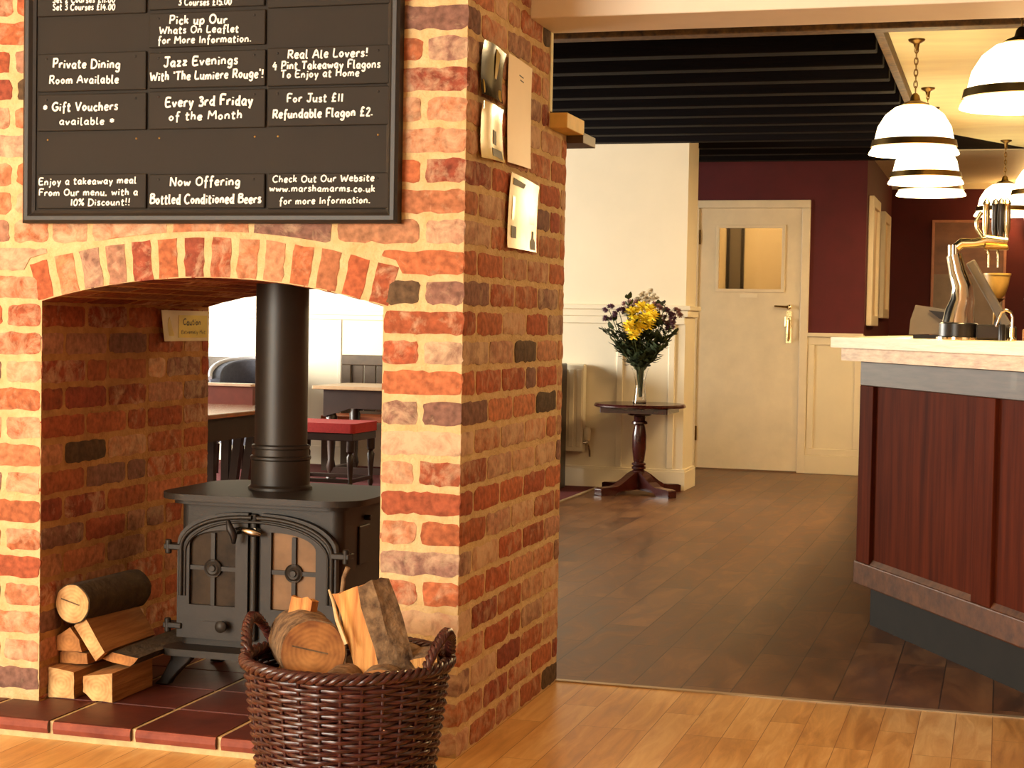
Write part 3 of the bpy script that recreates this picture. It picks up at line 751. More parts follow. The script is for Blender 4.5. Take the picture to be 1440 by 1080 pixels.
# ------------------------------------------------------------------ chalkboard with hand lettering
GL = {  # width; strokes of x,y points (cap height 1, x-height .58)
'A': '.8;0,0 .38,1 .75,0|.15,.38 .62,.38', 'B': '.7;.08,0 .1,1|.1,1 .5,.98 .55,.75 .12,.55|.12,.55 .6,.5 .6,.1 .08,0',
'C': '.75;.7,.85 .45,1 .12,.75 .08,.3 .35,0 .7,.12', 'D': '.8;.1,0 .1,1|.02,1 .5,.95 .75,.5 .5,.05 .02,0',
'E': '.68;.62,.98 .1,.95 .1,.03 .65,.05|.1,.52 .5,.54', 'F': '.65;.1,0 .1,.97 .65,1|.1,.52 .5,.54',
'G': '.8;.7,.85 .42,1 .1,.7 .1,.25 .4,0 .72,.2 .72,.42|.45,.42 .78,.44', 'H': '.8;.1,0 .1,1|.68,0 .68,1|.1,.52 .68,.55',
'I': '.3;.15,0 .15,1', 'J': '.65;.1,1 .7,1|.45,1 .45,.2 .25,0 .05,.2', 'L': '.62;.12,1 .1,.05 .6,.05',
'M': '.95;.06,0 .12,1|.12,1 .45,.4|.45,.4 .8,1|.8,1 .88,0', 'N': '.8;.1,0 .1,1|.1,1 .68,0|.68,0 .7,1',
'O': '.82;.4,1 .1,.75 .1,.25 .4,0 .7,.25 .7,.75 .4,1', 'P': '.68;.1,0 .12,1|.04,.98 .5,1 .6,.75 .45,.5 .12,.48',
'R': '.72;.1,0 .12,1|.04,.98 .5,1 .58,.75 .45,.52 .12,.5|.3,.5 .68,0', 'S': '.62;.55,.9 .3,1 .1,.8 .3,.55 .52,.3 .35,.02 .05,.12',
'T': '.72;.02,.97 .7,1|.36,.98 .34,0', 'V': '.75;.04,1 .36,0|.36,0 .7,1', 'W': '1.05;.04,1 .25,0|.25,0 .5,.7|.5,.7 .75,0|.75,0 1,1',
'a': '.62;.5,.5 .28,.58 .08,.3 .25,0 .45,.2 .5,.55|.5,.55 .48,.05 .6,.02', 'b': '.58;.1,1 .1,.05|.1,.4 .35,.58 .5,.3 .35,0 .1,.1',
'c': '.5;.46,.48 .25,.58 .08,.28 .25,0 .48,.1', 'd': '.62;.5,.45 .28,.56 .08,.28 .25,0 .48,.2|.5,1 .5,.03 .6,.02',
'e': '.55;.1,.3 .45,.35 .4,.56 .2,.55 .08,.25 .25,0 .5,.1', 'f': '.5;.5,.95 .3,1 .22,.7 .22,-.3|.05,.5 .42,.52',
'g': '.6;.48,.48 .28,.57 .08,.3 .25,.02 .45,.2|.5,.55 .48,-.2 .28,-.38 .08,-.25', 'h': '.6;.1,1 .1,0|.1,.35 .3,.57 .46,.4 .47,0',
'i': '.26;.12,.55 .12,0|.12,.76 .13,.88', 'j': '.3;.18,.55 .18,-.2 .02,-.35|.18,.76 .19,.88', 'k': '.56;.1,1 .1,0|.46,.58 .12,.25|.2,.32 .5,0',
'l': '.32;.1,1 .1,.06 .28,.03', 'm': '.9;.08,.56 .08,0|.08,.35 .25,.57 .4,.4 .4,0|.4,.35 .6,.57 .76,.4 .76,0', 'n': '.6;.08,.56 .08,0|.08,.35 .28,.57 .46,.4 .47,0',
'o': '.6;.28,.58 .08,.3 .28,0 .5,.3 .28,.58', 'p': '.58;.1,.56 .1,-.38|.1,.4 .35,.58 .5,.3 .35,0 .1,.1', 'r': '.48;.1,.56 .1,0|.1,.3 .25,.55 .45,.52',
's': '.48;.42,.52 .2,.57 .12,.4 .38,.2 .3,.01 .05,.06', 't': '.46;.2,.9 .18,.05 .42,.03|.02,.6 .42,.62', 'u': '.6;.08,.56 .1,.1 .28,0 .46,.2|.48,.56 .48,.02 .58,.02',
'v': '.55;.05,.56 .25,0|.25,0 .48,.56', 'w': '.8;.05,.56 .2,0|.2,0 .38,.45|.38,.45 .55,0|.55,0 .74,.56', 'x': '.5;.05,.56 .45,0|.45,.56 .05,0',
'y': '.58;.06,.56 .26,.05|.5,.56 .2,-.38', 'z': '.55;.06,.56 .46,.55|.46,.55 .06,.02|.06,.02 .5,.03',
'0': '.62;.3,1 .08,.6 .1,.2 .3,0 .52,.3 .5,.8 .3,1', '1': '.3;.15,0 .15,1', '2': '.6;.08,.8 .3,1 .5,.75 .08,.03|.08,.03 .56,.03',
'3': '.55;.06,.9 .3,1 .45,.8 .2,.55|.2,.55 .5,.4 .4,.05 .05,.08', '4': '.65;.35,1 .05,.4|.05,.4 .6,.4|.45,.7 .43,-.1', '5': '.55;.5,1 .12,1|.12,1 .1,.55|.1,.55 .45,.55 .45,.1 .05,.05',
'£': '.66;.55,.85 .35,1 .22,.7 .22,.05|.05,.03 .6,.03|.06,.48 .48,.5', '!': '.3;.15,1 .14,.35|.14,.1 .14,-.02', "'": '.22;.12,1 .1,.75', '.': '.26;.1,-.02 .1,.12',
',': '.26;.13,.08 .06,-.15', '%': '.75;.15,.95 .05,.75 .2,.62 .28,.82 .15,.95|.65,1 .1,0|.6,.4 .48,.2 .62,.02 .7,.22 .6,.4', '*': '.6;.3,.75 .3,.15|.08,.6 .52,.3|.52,.6 .08,.3|.1,.45 .5,.45', ' ': '.36;'}

def crom(pts, k=4):
    if len(pts) < 3: return pts
    P_ = [pts[0]] + pts + [pts[-1]]; out = []
    for i_ in range(1, len(P_) - 2):
        a, b_, c_, e_ = P_[i_ - 1:i_ + 3]
        for q in range(k):
            t_ = q / k
            out.append(tuple(.5 * ((2 * b_[d_]) + (c_[d_] - a[d_]) * t_ + (2 * a[d_] - 5 * b_[d_] + 4 * c_[d_] - e_[d_]) * t_ ** 2 + (3 * b_[d_] - a[d_] - 3 * c_[d_] + e_[d_]) * t_ ** 3) for d_ in range(2)))
    out.append(pts[-1]); return out

def letter(mb, s, x0, x1, z0, z1, hh, fn, wt=.12):
    hh = hh * .84
    """single-stroke hand lettering laid on a face; fn(x, z) -> world"""
    ws = [float(GL[ch_].split(';')[0]) + .1 for ch_ in s]
    sc = (x1 - x0) / (sum(ws) - .1); x = 0
    r_ = random.Random(len(s) * 7 + ord(s[0]))
    for ch_, w_ in zip(s, ws):
        jit = r_.uniform(-.05, .05); hs = r_.uniform(.94, 1.06)
        for st in GL[ch_].split(';')[1].split('|'):
            if not st: continue
            pts = [tuple(float(q) for q in p.split(',')) for p in st.split()]
            pts = crom(pts)
            o = []
            for (a, b_) in pts:
                X = x0 + (x + a + .06 * b_) * sc
                zb = z0 + (z1 - z0) * ((X - x0) / (x1 - x0))
                o.append(fn(X, zb + (b_ * hs + jit) * hh))
            mb.tube(o, hh * wt * r_.uniform(.9, 1.1), 6, flat=(fn(0, 0, 1)))
        x += w_

cb = thing('chalkboard', 'framed chalkboard with white hand lettering above the fireplace', 'chalkboard', (-1.97, Y0 - .004, 1.327))
bx0, bx1, bz0, bz1 = -2.496, -1.441, 1.326, 2.12
FYB = Y0 - .0045
MB().box(bx0 + .02, bx1 - .02, Y0 - .024, FYB, bz0 + .02, bz1 - .02).build('board_panel', BOARD, cb)
mb = MB()
fw = .034
prof = [(0, 0), (0, .030), (.008, .036), (.018, .036), (.026, .028), (fw, .024), (fw, 0)]
outl = [(bx0, bz0, 1, 1), (bx1, bz0, -1, 1), (bx1, bz1, -1, -1), (bx0, bz1, 1, -1)]
for k in range(4):
    a, b_ = outl[k], outl[(k + 1) % 4]
    vs = [(a[0] + a[2] * p[0], FYB - p[1], a[1] + a[3] * p[0]) for p in prof] + [(b_[0] + b_[2] * p[0], FYB - p[1], b_[1] + b_[3] * p[0]) for p in prof]
    n_ = len(prof)
    mb.add(vs, [(q, q + 1, n_ + q + 1, n_ + q) for q in range(n_ - 1)])
mb.build('frame', BOARDFR, cb, weld=True)
YT = Y0 - .024
fnb = lambda x, z, d_=None: (0, 1, 0) if d_ else (x, YT - .0095, z)
fnb0 = lambda x, z, d_=None: (0, 1, 0) if d_ else (x, YT - .0015, z)
for (x0, x1, z0, z1) in SLATS:
    sl = MB().box(x0, x1, YT - .008, YT, z0, z1).build('message_slat', SLAT, cb, bevel=.003)
    mb = MB()
    for (s, a, b_, za, zb, hh) in TEXT:
        if x0 - .01 < (a + b_) / 2 < x1 + .01 and z0 - .02 < (za + zb) / 2 + .3 * hh < z1 + .01:
            letter(mb, s, a, b_, za, zb, hh, fnb)
    if mb.v: mb.build('lettering', CHALK, sl, smooth=60)
    for x in (x0 + .028, x1 - .03): MB().ball((x, YT - .008, z1 - .014), .0034, 8, sq=(1, .5, 1)).build('screw', IRONDK, sl, smooth=60)
for (zr) in (1.762, 1.545):
    for (x0, x1) in ((-2.4565, -2.1376), (-2.1295, -1.8023), (-1.7965, -1.4685)):
        for x in (x0 + .028, x1 - .03): MB().ball((x, YT, zr), .0032, 8, sq=(1, .5, 1)).build('screw', BRASS, cb, smooth=60)

# ------------------------------------------------------------------ flyers on the chimney side, caution sticker inside
FLY = mat('flyer_dark', (96, 74, 24), .18, col2=(30, 24, 12), scale=5, spec=.7)
FLYY = mat('flyer_yellow', (228, 200, 104), .2, col2=(196, 158, 52), scale=4, spec=.7)
FLYW = mat('flyer_white', (246, 222, 180), .5, var=.02, scale=6)
FLYC = mat('flyer_cream', (232, 214, 140), .25, col2=(222, 180, 66), scale=4, spec=.6)
INK = mat('print_ink', (70, 60, 40), .6)
def flyer(name, pts, m, label, cat, curl=.004, parts=()):
    """pts: TL, TR, BR, BL as (y, z) on the chimney side; a thin slightly curled sheet"""
    o = MB(); n_ = 10
    vs = []
    for side in (0, 1):
        for j in range(n_ + 1):
            for i_ in range(n_ + 1):
                a, b_ = i_ / n_, j / n_
                y = (pts[0][0] * (1 - a) + pts[1][0] * a) * (1 - b_) + (pts[3][0] * (1 - a) + pts[2][0] * a) * b_
                z = (pts[0][1] * (1 - a) + pts[1][1] * a) * (1 - b_) + (pts[3][1] * (1 - a) + pts[2][1] * a) * b_
                x = XC + .0095 + side * .0008 + curl * (sin(pi * a * 1.3 + .3) * .5 + .5 * (2 * abs(b_ - .5)) ** 3)
                vs.append((x, y, z))
    q = (n_ + 1) ** 2; fs = []
    for s_ in (0, 1):
        fs += [(s_ * q + j * (n_ + 1) + i_, s_ * q + j * (n_ + 1) + i_ + 1, s_ * q + (j + 1) * (n_ + 1) + i_ + 1, s_ * q + (j + 1) * (n_ + 1) + i_) for j in range(n_) for i_ in range(n_)]
    rim = list(range(n_ + 1)) + [j * (n_ + 1) + n_ for j in range(1, n_ + 1)] + [n_ * (n_ + 1) + i_ for i_ in range(n_ - 1, -1, -1)] + [j * (n_ + 1) for j in range(n_ - 1, 0, -1)]
    fs += [(rim[k], rim[(k + 1) % len(rim)], q + rim[(k + 1) % len(rim)], q + rim[k]) for k in range(len(rim))]
    o.add(vs, fs)
    ob = o.build(name, m, None, smooth=50)
    tag(ob, label, cat)
    def pt(a, b_, lift=.001):
        y = (pts[0][0] * (1 - a) + pts[1][0] * a) * (1 - b_) + (pts[3][0] * (1 - a) + pts[2][0] * a) * b_
        z = (pts[0][1] * (1 - a) + pts[1][1] * a) * (1 - b_) + (pts[3][1] * (1 - a) + pts[2][1] * a) * b_
        return (XC + .0103 + lift + curl * (sin(pi * a * 1.3 + .3) * .5 + .5 * (2 * abs(b_ - .5)) ** 3), y, z)
    for (nm, poly, pm) in parts:
        g = MB(); n2 = len(poly)
        g.add([pt(*p) for p in poly] + [pt(p[0], p[1], .0004) for p in poly], [tuple(range(n2)), tuple(range(n2, 2 * n2))] + [(k, (k + 1) % n2, n2 + (k + 1) % n2, n2 + k) for k in range(n2)])
        g.build(nm, pm, ob)
    return ob
flyer('leaflet', [(3.975, 1.79), (4.19, 1.788), (4.165, 1.655), (3.965, 1.655)], FLY, 'dark glossy leaflet, topmost of the two on the brick corner', 'leaflet', .012,
      [('picture_panel', [(.45, .05), (.72, .10), (.62, .6), (.52, .6)], FLYY), ('title_band', [(.06, .72), (.93, .76), (.93, .98), (.06, .97)], FLYY)])
flyer('leaflet', [(3.978, 1.64), (4.17, 1.64), (4.195, 1.505), (3.972, 1.497)], FLYY, 'yellow glossy leaflet hanging under the dark one', 'leaflet', .010,
      [('title_band', [(.0, 0.0), (1, .0), (.95, .18), (.03, .14)], FLY), ('text_block', [(.45, .45), (.62, .47), (.62, .72), (.45, .7)], INK), ('text_block', [(.4, .78), (.9, .80), (.9, .96), (.4, .92)], INK)])
flyer('notice', [(4.206, 1.793), (4.439, 1.788), (4.443, 1.512), (4.211, 1.509)], FLYW, 'plain long cream notice beside the two leaflets on the brick side', 'notice', .004,
      [('text_line', [(.42, .14), (.6, .145), (.6, .155), (.42, .15)], INK), ('text_line', [(.46, .18), (.62, .185), (.62, .195), (.46, .19)], INK)])
flyer('leaflet', [(4.245, 1.486), (4.533, 1.472), (4.516, 1.285), (4.218, 1.285)], FLYC, 'cream and yellow leaflet with a bottle picture, lowest on the brick side', 'leaflet', .006,
      [('title_band', [(.08, .06), (.48, .08), (.42, .15), (.08, .15)], INK), ('picture_panel', [(.1, .3), (.9, .35), (.9, .6), (.1, .62)], FLYY), ('text_block', [(.1, .7), (.24, .7), (.24, .86), (.1, .86)], INK),
       ('bottle_picture', [(.76, .97), (.94, .97), (.94, .85), (.88, .80), (.88, .70), (.82, .70), (.82, .80), (.76, .85)], INK)])
# caution sticker on the left cheek
st = thing('caution_sign', 'small yellow and white caution sign on the left brick cheek', 'sign', (XL + .005, 4.69, 1.06))
ST1 = mat('sign_white', (214, 196, 150), .5, var=.03); ST2 = mat('sign_yellow', (214, 190, 40), .5, var=.05)
vs = []; n_ = 12
for s_ in (0, 1):
    for j in (0, 1):
        for i_ in range(n_ + 1):
            a = i_ / n_; b_ = j
            y = 4.515 + .335 * a + (.022 * (1 - a) if j == 0 else 0)
            x = XL + .006 + s_ * .001 + .010 * max(0, .25 - a) ** 1.0 / .25
            vs.append((x, y, 1.011 + .095 * b_))
q = 2 * (n_ + 1)
fs = [(s_ * q + i_, s_ * q + i_ + 1, s_ * q + n_ + 1 + i_ + 1, s_ * q + n_ + 1 + i_) for s_ in (0, 1) for i_ in range(n_)]
rim = list(range(n_ + 1)) + list(range(2 * n_ + 1, n_, -1))
fs += [(rim[k], rim[(k + 1) % len(rim)], q + rim[(k + 1) % len(rim)], q + rim[k]) for k in range(len(rim))]
MB().add(vs, fs).build('sign_plate', ST1, st, smooth=40)
XS = XL + .0072
MB().box(XS - .0004, XS + .0006, 4.645, 4.835, 1.022, 1.092).build('yellow_panel', ST2, st)
mb = MB()
mb.add([(XL + .0125, 4.545, 1.028), (XL + .0085, 4.612, 1.028), (XL + .0105, 4.578, 1.085)] + [(XL + .0135, 4.545, 1.028), (XL + .0095, 4.612, 1.028), (XL + .0115, 4.578, 1.085)], [(0, 1, 2), (3, 4, 5), (0, 1, 4, 3), (1, 2, 5, 4), (2, 0, 3, 5)])
mb.build('warning_triangle', ST2, st)
mb = MB()
fns = lambda y, z, d_=None: (1, 0, 0) if d_ else (XS + .001, y, z)
letter(mb, 'Caution', 4.672, 4.79, 1.062, 1.062, .022, fns, .1)
letter(mb, 'Extremely Hot', 4.66, 4.822, 1.034, 1.034, .014, fns, .08)
mb.build('lettering', INK, st)

# ------------------------------------------------------------------ wood-burning stove
sv = thing('wood_burning_stove', 'dark grey cast iron two-door stove standing in the fireplace', 'stove', (-1.96, 4.38, HT))
SF, SB = 4.20, 4.56
SX0, SX1 = -2.206, -1.716
def rrect(x0, x1, y0, y1, r_, k=6, only_front=False):
    o = []
    for (cx, cy, a0) in ((x0 + r_, y0 + r_, pi), (x1 - r_, y0 + r_, 1.5 * pi), (x1 - r_, y1 - r_, 0), (x0 + r_, y1 - r_, .5 * pi)):
        for q in range(k + 1):
            a = a0 + .5 * pi * q / k
            o.append((cx + r_ * cos(a), cy + r_ * sin(a)))
    return o
PXY = lambda p, t_: (p[0], p[1], t_)
MB().prism(rrect(SX0, SX1, SF, SB, .03), PXY, .168, .580).build('body', IRON, sv, smooth=40)
MB().prism(rrect(-2.262, -1.655, 4.135, 4.60, .10), PXY, .579, .596).build('top_plate', IRON, sv, smooth=40, bevel=.005)
MB().prism(rrect(-2.222, -1.70, 4.165, 4.575, .05), PXY, .566, .5785).build('top_moulding', IRON, sv, smooth=40, bevel=.004)
mb = MB(); mb.prism(rrect(-2.232, -1.69, 4.12, 4.57, .05), PXY, .148, .167)
mb.build('ash_lip', IRON, sv, smooth=40, bevel=.006)
for (lx, ly, sx, sy) in ((-2.20, 4.19, -1, -1), (-1.722, 4.19, 1, -1), (-2.20, 4.53, -1, 1), (-1.722, 4.53, 1, 1)):
    mb = MB()
    sec = [(lx - sx * .02, .148, .036), (lx - sx * .012, .125, .030), (lx + sx * .012, .095, .022), (lx + sx * .032, .068, .018), (lx + sx * .046, .052, .022)]
    vs = []
    for (cx, z, hw) in sec:
        vs += [(cx - hw, ly - .016, z), (cx + hw, ly - .016, z), (cx + hw, ly + .016, z), (cx - hw, ly + .016, z)]
    fs = [(4 * q + e, 4 * q + (e + 1) % 4, 4 * q + 4 + (e + 1) % 4, 4 * q + 4 + e) for q in range(len(sec) - 1) for e in range(4)] + [(0, 1, 2, 3), tuple(range(len(vs) - 4, len(vs)))]
    mb.add(vs, fs).build('leg', IRON, sv, smooth=50, bevel=.004)
PXZ = lambda p, t_: (p[0], t_, p[1])
def door_path(xo, xi, zb, zs, zt, k=10):
    """outer side xo (arched), inner side xi (straight); bottom zb, spring zs, top zt"""
    o = [(xo, zb + (zs - zb) * q / 5) for q in range(6)]
    for q in range(1, k + 1):
        a = .5 * pi * q / k
        o.append((xi + (xo - xi) * cos(a) ** .9, zs + (zt - zs) * sin(a)))
    o += [(xi, zt + (zb - zt) * q / 6) for q in range(1, 7)]
    o += [(xi + (xo - xi) * q / 4, zb) for q in range(1, 4)]
    return o
for (xo, xi, gxo, gxi, sgn) in ((-2.200, -1.985, -2.163, -2.022, 1), (-1.722, -1.945, -1.782, -1.915, -1)):
    dr = MB()
    outer = door_path(xo, xi, .19, .455, .548); inner = door_path(gxo, gxi, .284, .452, .498)
    dr.ring_plate(outer, inner, PXZ, SF - .022, SF)
    do = dr.build('door', IRON, sv, smooth=35, bevel=.003)
    mb = MB()
    mp_ = [(a + sgn * .012, SF - .024, b_ - .012 if b_ > .4 else b_ + .012) for (a, b_) in outer[2:16]]
    mb.tube(mp_, .0065, 8)
    mb.tube([(a + sgn * .024, SF - .023, b_ - .024 if b_ > .4 else b_ + .012) for (a, b_) in outer[2:16]], .004, 8)
    mb.build('moulding', IRON, do, smooth=60)
    mb = MB()
    mb.prism([(p[0], p[1]) for p in door_path(gxo - sgn * .006, gxi + sgn * .006, .278, .45, .503)], PXZ, SF - .010, SF - .006)
    mb.build('glass_pane', STOVEGLASS if sgn < 0 else STOVEGLASSDK, do)
    mb = MB(); gcx = (gxo + gxi) / 2; gcz = .388
    mb.box(gcx - .006, gcx + .006, SF - .019, SF - .008, .284, .487).box(min(gxo, gxi), max(gxo, gxi), SF - .018, SF - .008, gcz - .006, gcz + .006)
    mb.lathe([(.0, .014), (.008, .014), (.010, .010), (.016, .012), (.022, .008), (.026, .010), (.026, 0)], (gcx, SF - .010, gcz), 20, ax=(0, -1, 0))
    mb.build('glazing_bar', IRON, do, smooth=40)
    for hz in (.443, .222):
        mb = MB()
        hx = xo - sgn * .012
        mb.box(hx - .028, hx + .028, SF - .03, SF + .01, hz - .008, hz + .008).lathe([(.009, -.02), (.009, .02)], (hx - sgn * .016, SF - .022, hz), 12)
        mb.build('hinge', IRON, do, smooth=40, bevel=.003)
    mb = MB()
    if sgn == 1:
        mb.tube([(-2.005, SF - .022, .500), (-2.010, SF - .06, .500)], .010, 10).tube([(-2.028, SF - .058, .528), (-2.018, SF - .066, .508), (-2.008, SF - .062, .488), (-2.012, SF - .055, .468)], [.006, .011, .010, .006], 10)
        mb.build('handle', IRONDK, do, smooth=60)
        mb = MB(); mb.box(-2.125, -2.055, SF - .026, SF - .02, .228, .240).lathe([(.008, 0), (.008, .016), (.016, .018), (.017, .028), (.010, .034), (.001, .035)], (-2.052, SF - .022, .232), 18, ax=(0, -1, 0))
        mb.build('air_control', IRON, do, smooth=40)
    else:
        mb.tube([(-1.955, SF - .024, .500), (-1.955, SF - .05, .500)], .011, 10).tube([(-1.935, SF - .046, .494), (-1.955, SF - .052, .499), (-1.985, SF - .05, .504), (-2.0, SF - .04, .505)], [.006, .012, .009, .005], 10)
        mb.build('handle', STEEL, do, smooth=60)
MB().box(-1.981, -1.962, SF - .020, SF, .19, .546).build('centre_strip', IRON, sv, bevel=.006)
mb = MB(); mb.box(SX1, SX1 + .006, 4.32, 4.40, .40, .51).lathe([(.008, 0), (.008, .02)], (SX1, 4.37, .53), 10, ax=(1, 0, 0))
mb.build('side_plate', IRONDK, sv, bevel=.003)
mb = MB()
pc = (-1.990, 4.40, 0)
mb.lathe([(.092, .590), (.092, .603), (.088, .606), (.0845, .61), (.0845, .680), (.0875, .684), (.0875, .690), (.081, .694), (.081, .712), (.0835, .715), (.0835, .722), (.0755, .726), (.0755, 1.196)], pc, 48)
mb.build('flue_pipe', IRON2, sv, smooth=30)

# ------------------------------------------------------------------ logs stacked beside the stove
def split_log(name, poly, y0, y1, label, mside, mend, shift=(0, 0), group=None, sub=5):
    """poly of (x, z) at the sawn end y0, running back to y1 with a slightly rough skin"""
    cx = sum(p[0] for p in poly) / len(poly); cz = sum(p[1] for p in poly) / len(poly)
    P2 = []
    for k in range(len(poly)):
        a, b_ = poly[k], poly[(k + 1) % len(poly)]
        P2 += [(a[0] + (b_[0] - a[0]) * q / 3, a[1] + (b_[1] - a[1]) * q / 3) for q in range(3)]
    n_ = len(P2); vs = []
    for j in range(sub + 1):
        t_ = j / sub
        for (x, z) in P2:
            q = noise.noise_vector(Vector((x * 40, t_ * 3, z * 40))) * .0025
            vs.append((x + shift[0] * t_ + q.x, y0 + (y1 - y0) * t_, z + shift[1] * t_ + q.z))
    o = MB()
    o.add(vs, [(j * n_ + k, j * n_ + (k + 1) % n_, (j + 1) * n_ + (k + 1) % n_, (j + 1) * n_ + k) for j in range(sub) for k in range(n_)], 0)
    o.add(vs, [tuple(range(n_)), tuple(range(sub * n_, (sub + 1) * n_))], 1)
    e = bpy.data.objects.new(name, None); COL.objects.link(e); e.location = (cx, y0, cz)
    bpy.data.objects.remove(e)
    me = o
    off = Vector((cx, y0, cz))
    me.v = [tuple(Vector(p) - off) for p in me.v]
    ob = me.build(name, [mside, mend], None, smooth=35, weld=True)
    ob.location = off
    return tag(ob, label, 'log', group)
G1 = 'firewood stacked beside the stove'
split_log('split_log', [(-2.452, .132), (-2.375, .125), (-2.374, .052), (-2.452, .052)], 3.93, 4.14, 'squarish sawn log at bottom left of the hearth stack against the brick cheek', SPLIT, LOGEND, group=G1)
split_log('split_log', [(-2.345, .117), (-2.259, .130), (-2.258, .052), (-2.317, .052), (-2.346, .075)], 3.93, 4.15, 'large squared log at bottom right of the hearth stack beside the stove foot', SPLIT, LOGEND, group=G1)
split_log('split_log', [(-2.452, .163), (-2.441, .170), (-2.368, .166), (-2.366, .137), (-2.40, .134), (-2.452, .134)], 3.985, 4.2, 'small split log lying flat, second from bottom on the left of the hearth stack', SPLIT, LOGEND2, group=G1)
split_log('split_log', [(-2.452, .211), (-2.412, .236), (-2.384, .205), (-2.375, .172), (-2.452, .172)], 3.97, 4.2, 'small wedge-shaped split log under the round log of the hearth stack', SPLIT, LOGEND2, group=G1)
split_log('split_log', [(-2.400, .242), (-2.366, .267), (-2.305, .177), (-2.333, .149)], 3.97, 4.25, 'broad split log leaning with its flat face up in the hearth stack', SPLIT, LOGEND, group=G1)
split_log('split_log', [(-2.330, .150), (-2.300, .172), (-2.22, .160), (-2.245, .136)], 4.0, 4.40, 'dark flat slab of wood under the leaning split log, reaching the stove', BARKG, LOGEND2, shift=(.02, .012), group=G1)
def round_log(name, c, r_, ax, ln, label, group, bark, end, sq=1.0, seed=0, tilt=None):
    e = thing(name, label, 'log', c, 0, group)
    n_ = 36; k_ = 8
    core = MB(); vs = []
    for j in (0, 1):
        for q in range(n_):
            a = 2 * pi * q / n_; rr = r_ * .95 * (1 + .05 * noise.noise(Vector((cos(a) * 2, sin(a) * 2, seed))))
            vs.append((rr * cos(a), ln * j, rr * sin(a) * sq))
    core.add(vs, [(q, (q + 1) % n_, n_ + (q + 1) % n_, n_ + q) for q in range(n_)] + [tuple(range(n_)), tuple(range(n_, 2 * n_))])
    # drying crack
    core.build('sawn_wood', end, e, local=True)
    ck = MB(); ck.obox((-.1 * r_, -.0005, .1 * r_), ((1, 0, -.25), (0, 1, 0), (.25, 0, 1)), (r_ * .55, .001, .0016)); ck.build('drying_crack', BARK, e, local=True)
    bk = MB(); vs = []
    for s_ in (0, 1):
        for j in range(k_ + 1):
            for q in range(n_):
                a = 2 * pi * q / n_
                base = r_ * (1 + .05 * noise.noise(Vector((cos(a) * 2, sin(a) * 2, seed))))
                if s_ == 0: rr = base * (1 + .03 * noise.noise(Vector((cos(a) * 7, j * .9, sin(a) * 7 + seed))))
                else: rr = base * .945
                vs.append((rr * cos(a), .002 + (ln - .004) * j / k_, rr * sin(a) * sq))
    m_ = (k_ + 1) * n_
    fs = [(s_ * m_ + j * n_ + q, s_ * m_ + j * n_ + (q + 1) % n_, s_ * m_ + (j + 1) * n_ + (q + 1) % n_, s_ * m_ + (j + 1) * n_ + q) for s_ in (0, 1) for j in range(k_) for q in range(n_)]
    for j in (0, k_): fs += [(j * n_ + q, j * n_ + (q + 1) % n_, m_ + j * n_ + (q + 1) % n_, m_ + j * n_ + q) for q in range(n_)]
    bk.add(vs, fs); bk.build('bark', bark, e, smooth=60, local=True)
    e.rotation_mode = 'QUATERNION'; e.rotation_quaternion = Vector(ax).to_track_quat('Y', 'Z')
    return e
round_log('round_log', (-2.400, 3.96, .303), .054, (0.06, 1, 0), .31, 'round barked log lying on top of the hearth stack', G1, BARKG, LOGEND, seed=3)

# ------------------------------------------------------------------ wicker basket of firewood
BX, BY = -1.388, 3.445
bk_ = thing('wicker_basket', 'dark brown wicker log basket with two ear handles on the oak floor', 'basket', (BX, BY, 0))
def bR(z): return .180 + .045 * (z / .328) ** .85
NS = 30
mb = MB(); r_ = random.Random(5)
row = 0; z = .006
while z < .316:
    pts = []; rad = []
    for q in range(NS * 3):
        th = 2 * pi * q / (NS * 3)
        R_ = bR(z) + .0055 * cos(NS / 2 * th + pi * row) + .001 * noise.noise(Vector((th * 6, z * 90, 1)))
        zz = z + .0016 * noise.noise(Vector((th * 5, row * 3.1, 4)))
        pts.append((BX + R_ * cos(th), BY + R_ * sin(th), zz))
        rad.append(.0049 * (1 + .25 * noise.noise(Vector((th * 4, row * 2.3, 9)))))
    mb.tube(pts, rad, 6, closed=True)
    z += .0092; row += 1
mb.build('weave', WICKER, bk_, smooth=60)
mb = MB()
for k in range(NS):
    th = 2 * pi * (k + .0) / NS
    mb.tube([(BX + bR(z) * cos(th), BY + bR(z) * sin(th), z) for z in (.002, .08, .16, .24, .33)], .0042, 6)
mb.build('stakes', WICKER, bk_, smooth=60)
mb = MB()
for k in range(4):
    n_ = 168
    mb.tube([(BX + (.227 + .0105 * cos(17 * 2 * pi * q / n_ + k * pi / 2)) * cos(2 * pi * q / n_), BY + (.227 + .0105 * cos(17 * 2 * pi * q / n_ + k * pi / 2)) * sin(2 * pi * q / n_), .328 + .009 * sin(17 * 2 * pi * q / n_ + k * pi / 2)) for q in range(n_)], .0062, 6, closed=True)
mb.build('braided_rim', WICKER, bk_, smooth=60)
for th0 in (pi * .99, -.08):
    mb = MB()
    for k in range(3):
        pts = []
        for q in range(43):
            t_ = q / 42; a = th0 + (t_ - .5) * .62
            hgt = .322 + .082 * sin(pi * t_) ** .8; R_ = .227 + .012 * sin(pi * t_)
            tw = 7 * 2 * pi * t_ + k * 2 * pi / 3
            pts.append((BX + (R_ + .008 * cos(tw)) * cos(a), BY + (R_ + .008 * cos(tw)) * sin(a), hgt + .008 * sin(tw)))
        mb.tube(pts, .0062, 6)
    mb.build('handle', WICKER, bk_, smooth=60)
mb = MB(); mb.lathe([(.001, .004), (.18, .004), (.18, .010), (.001, .010)], (BX, BY, 0), 40)
mb.build('base', WICKER, bk_)
G2 = 'firewood in the wicker basket'
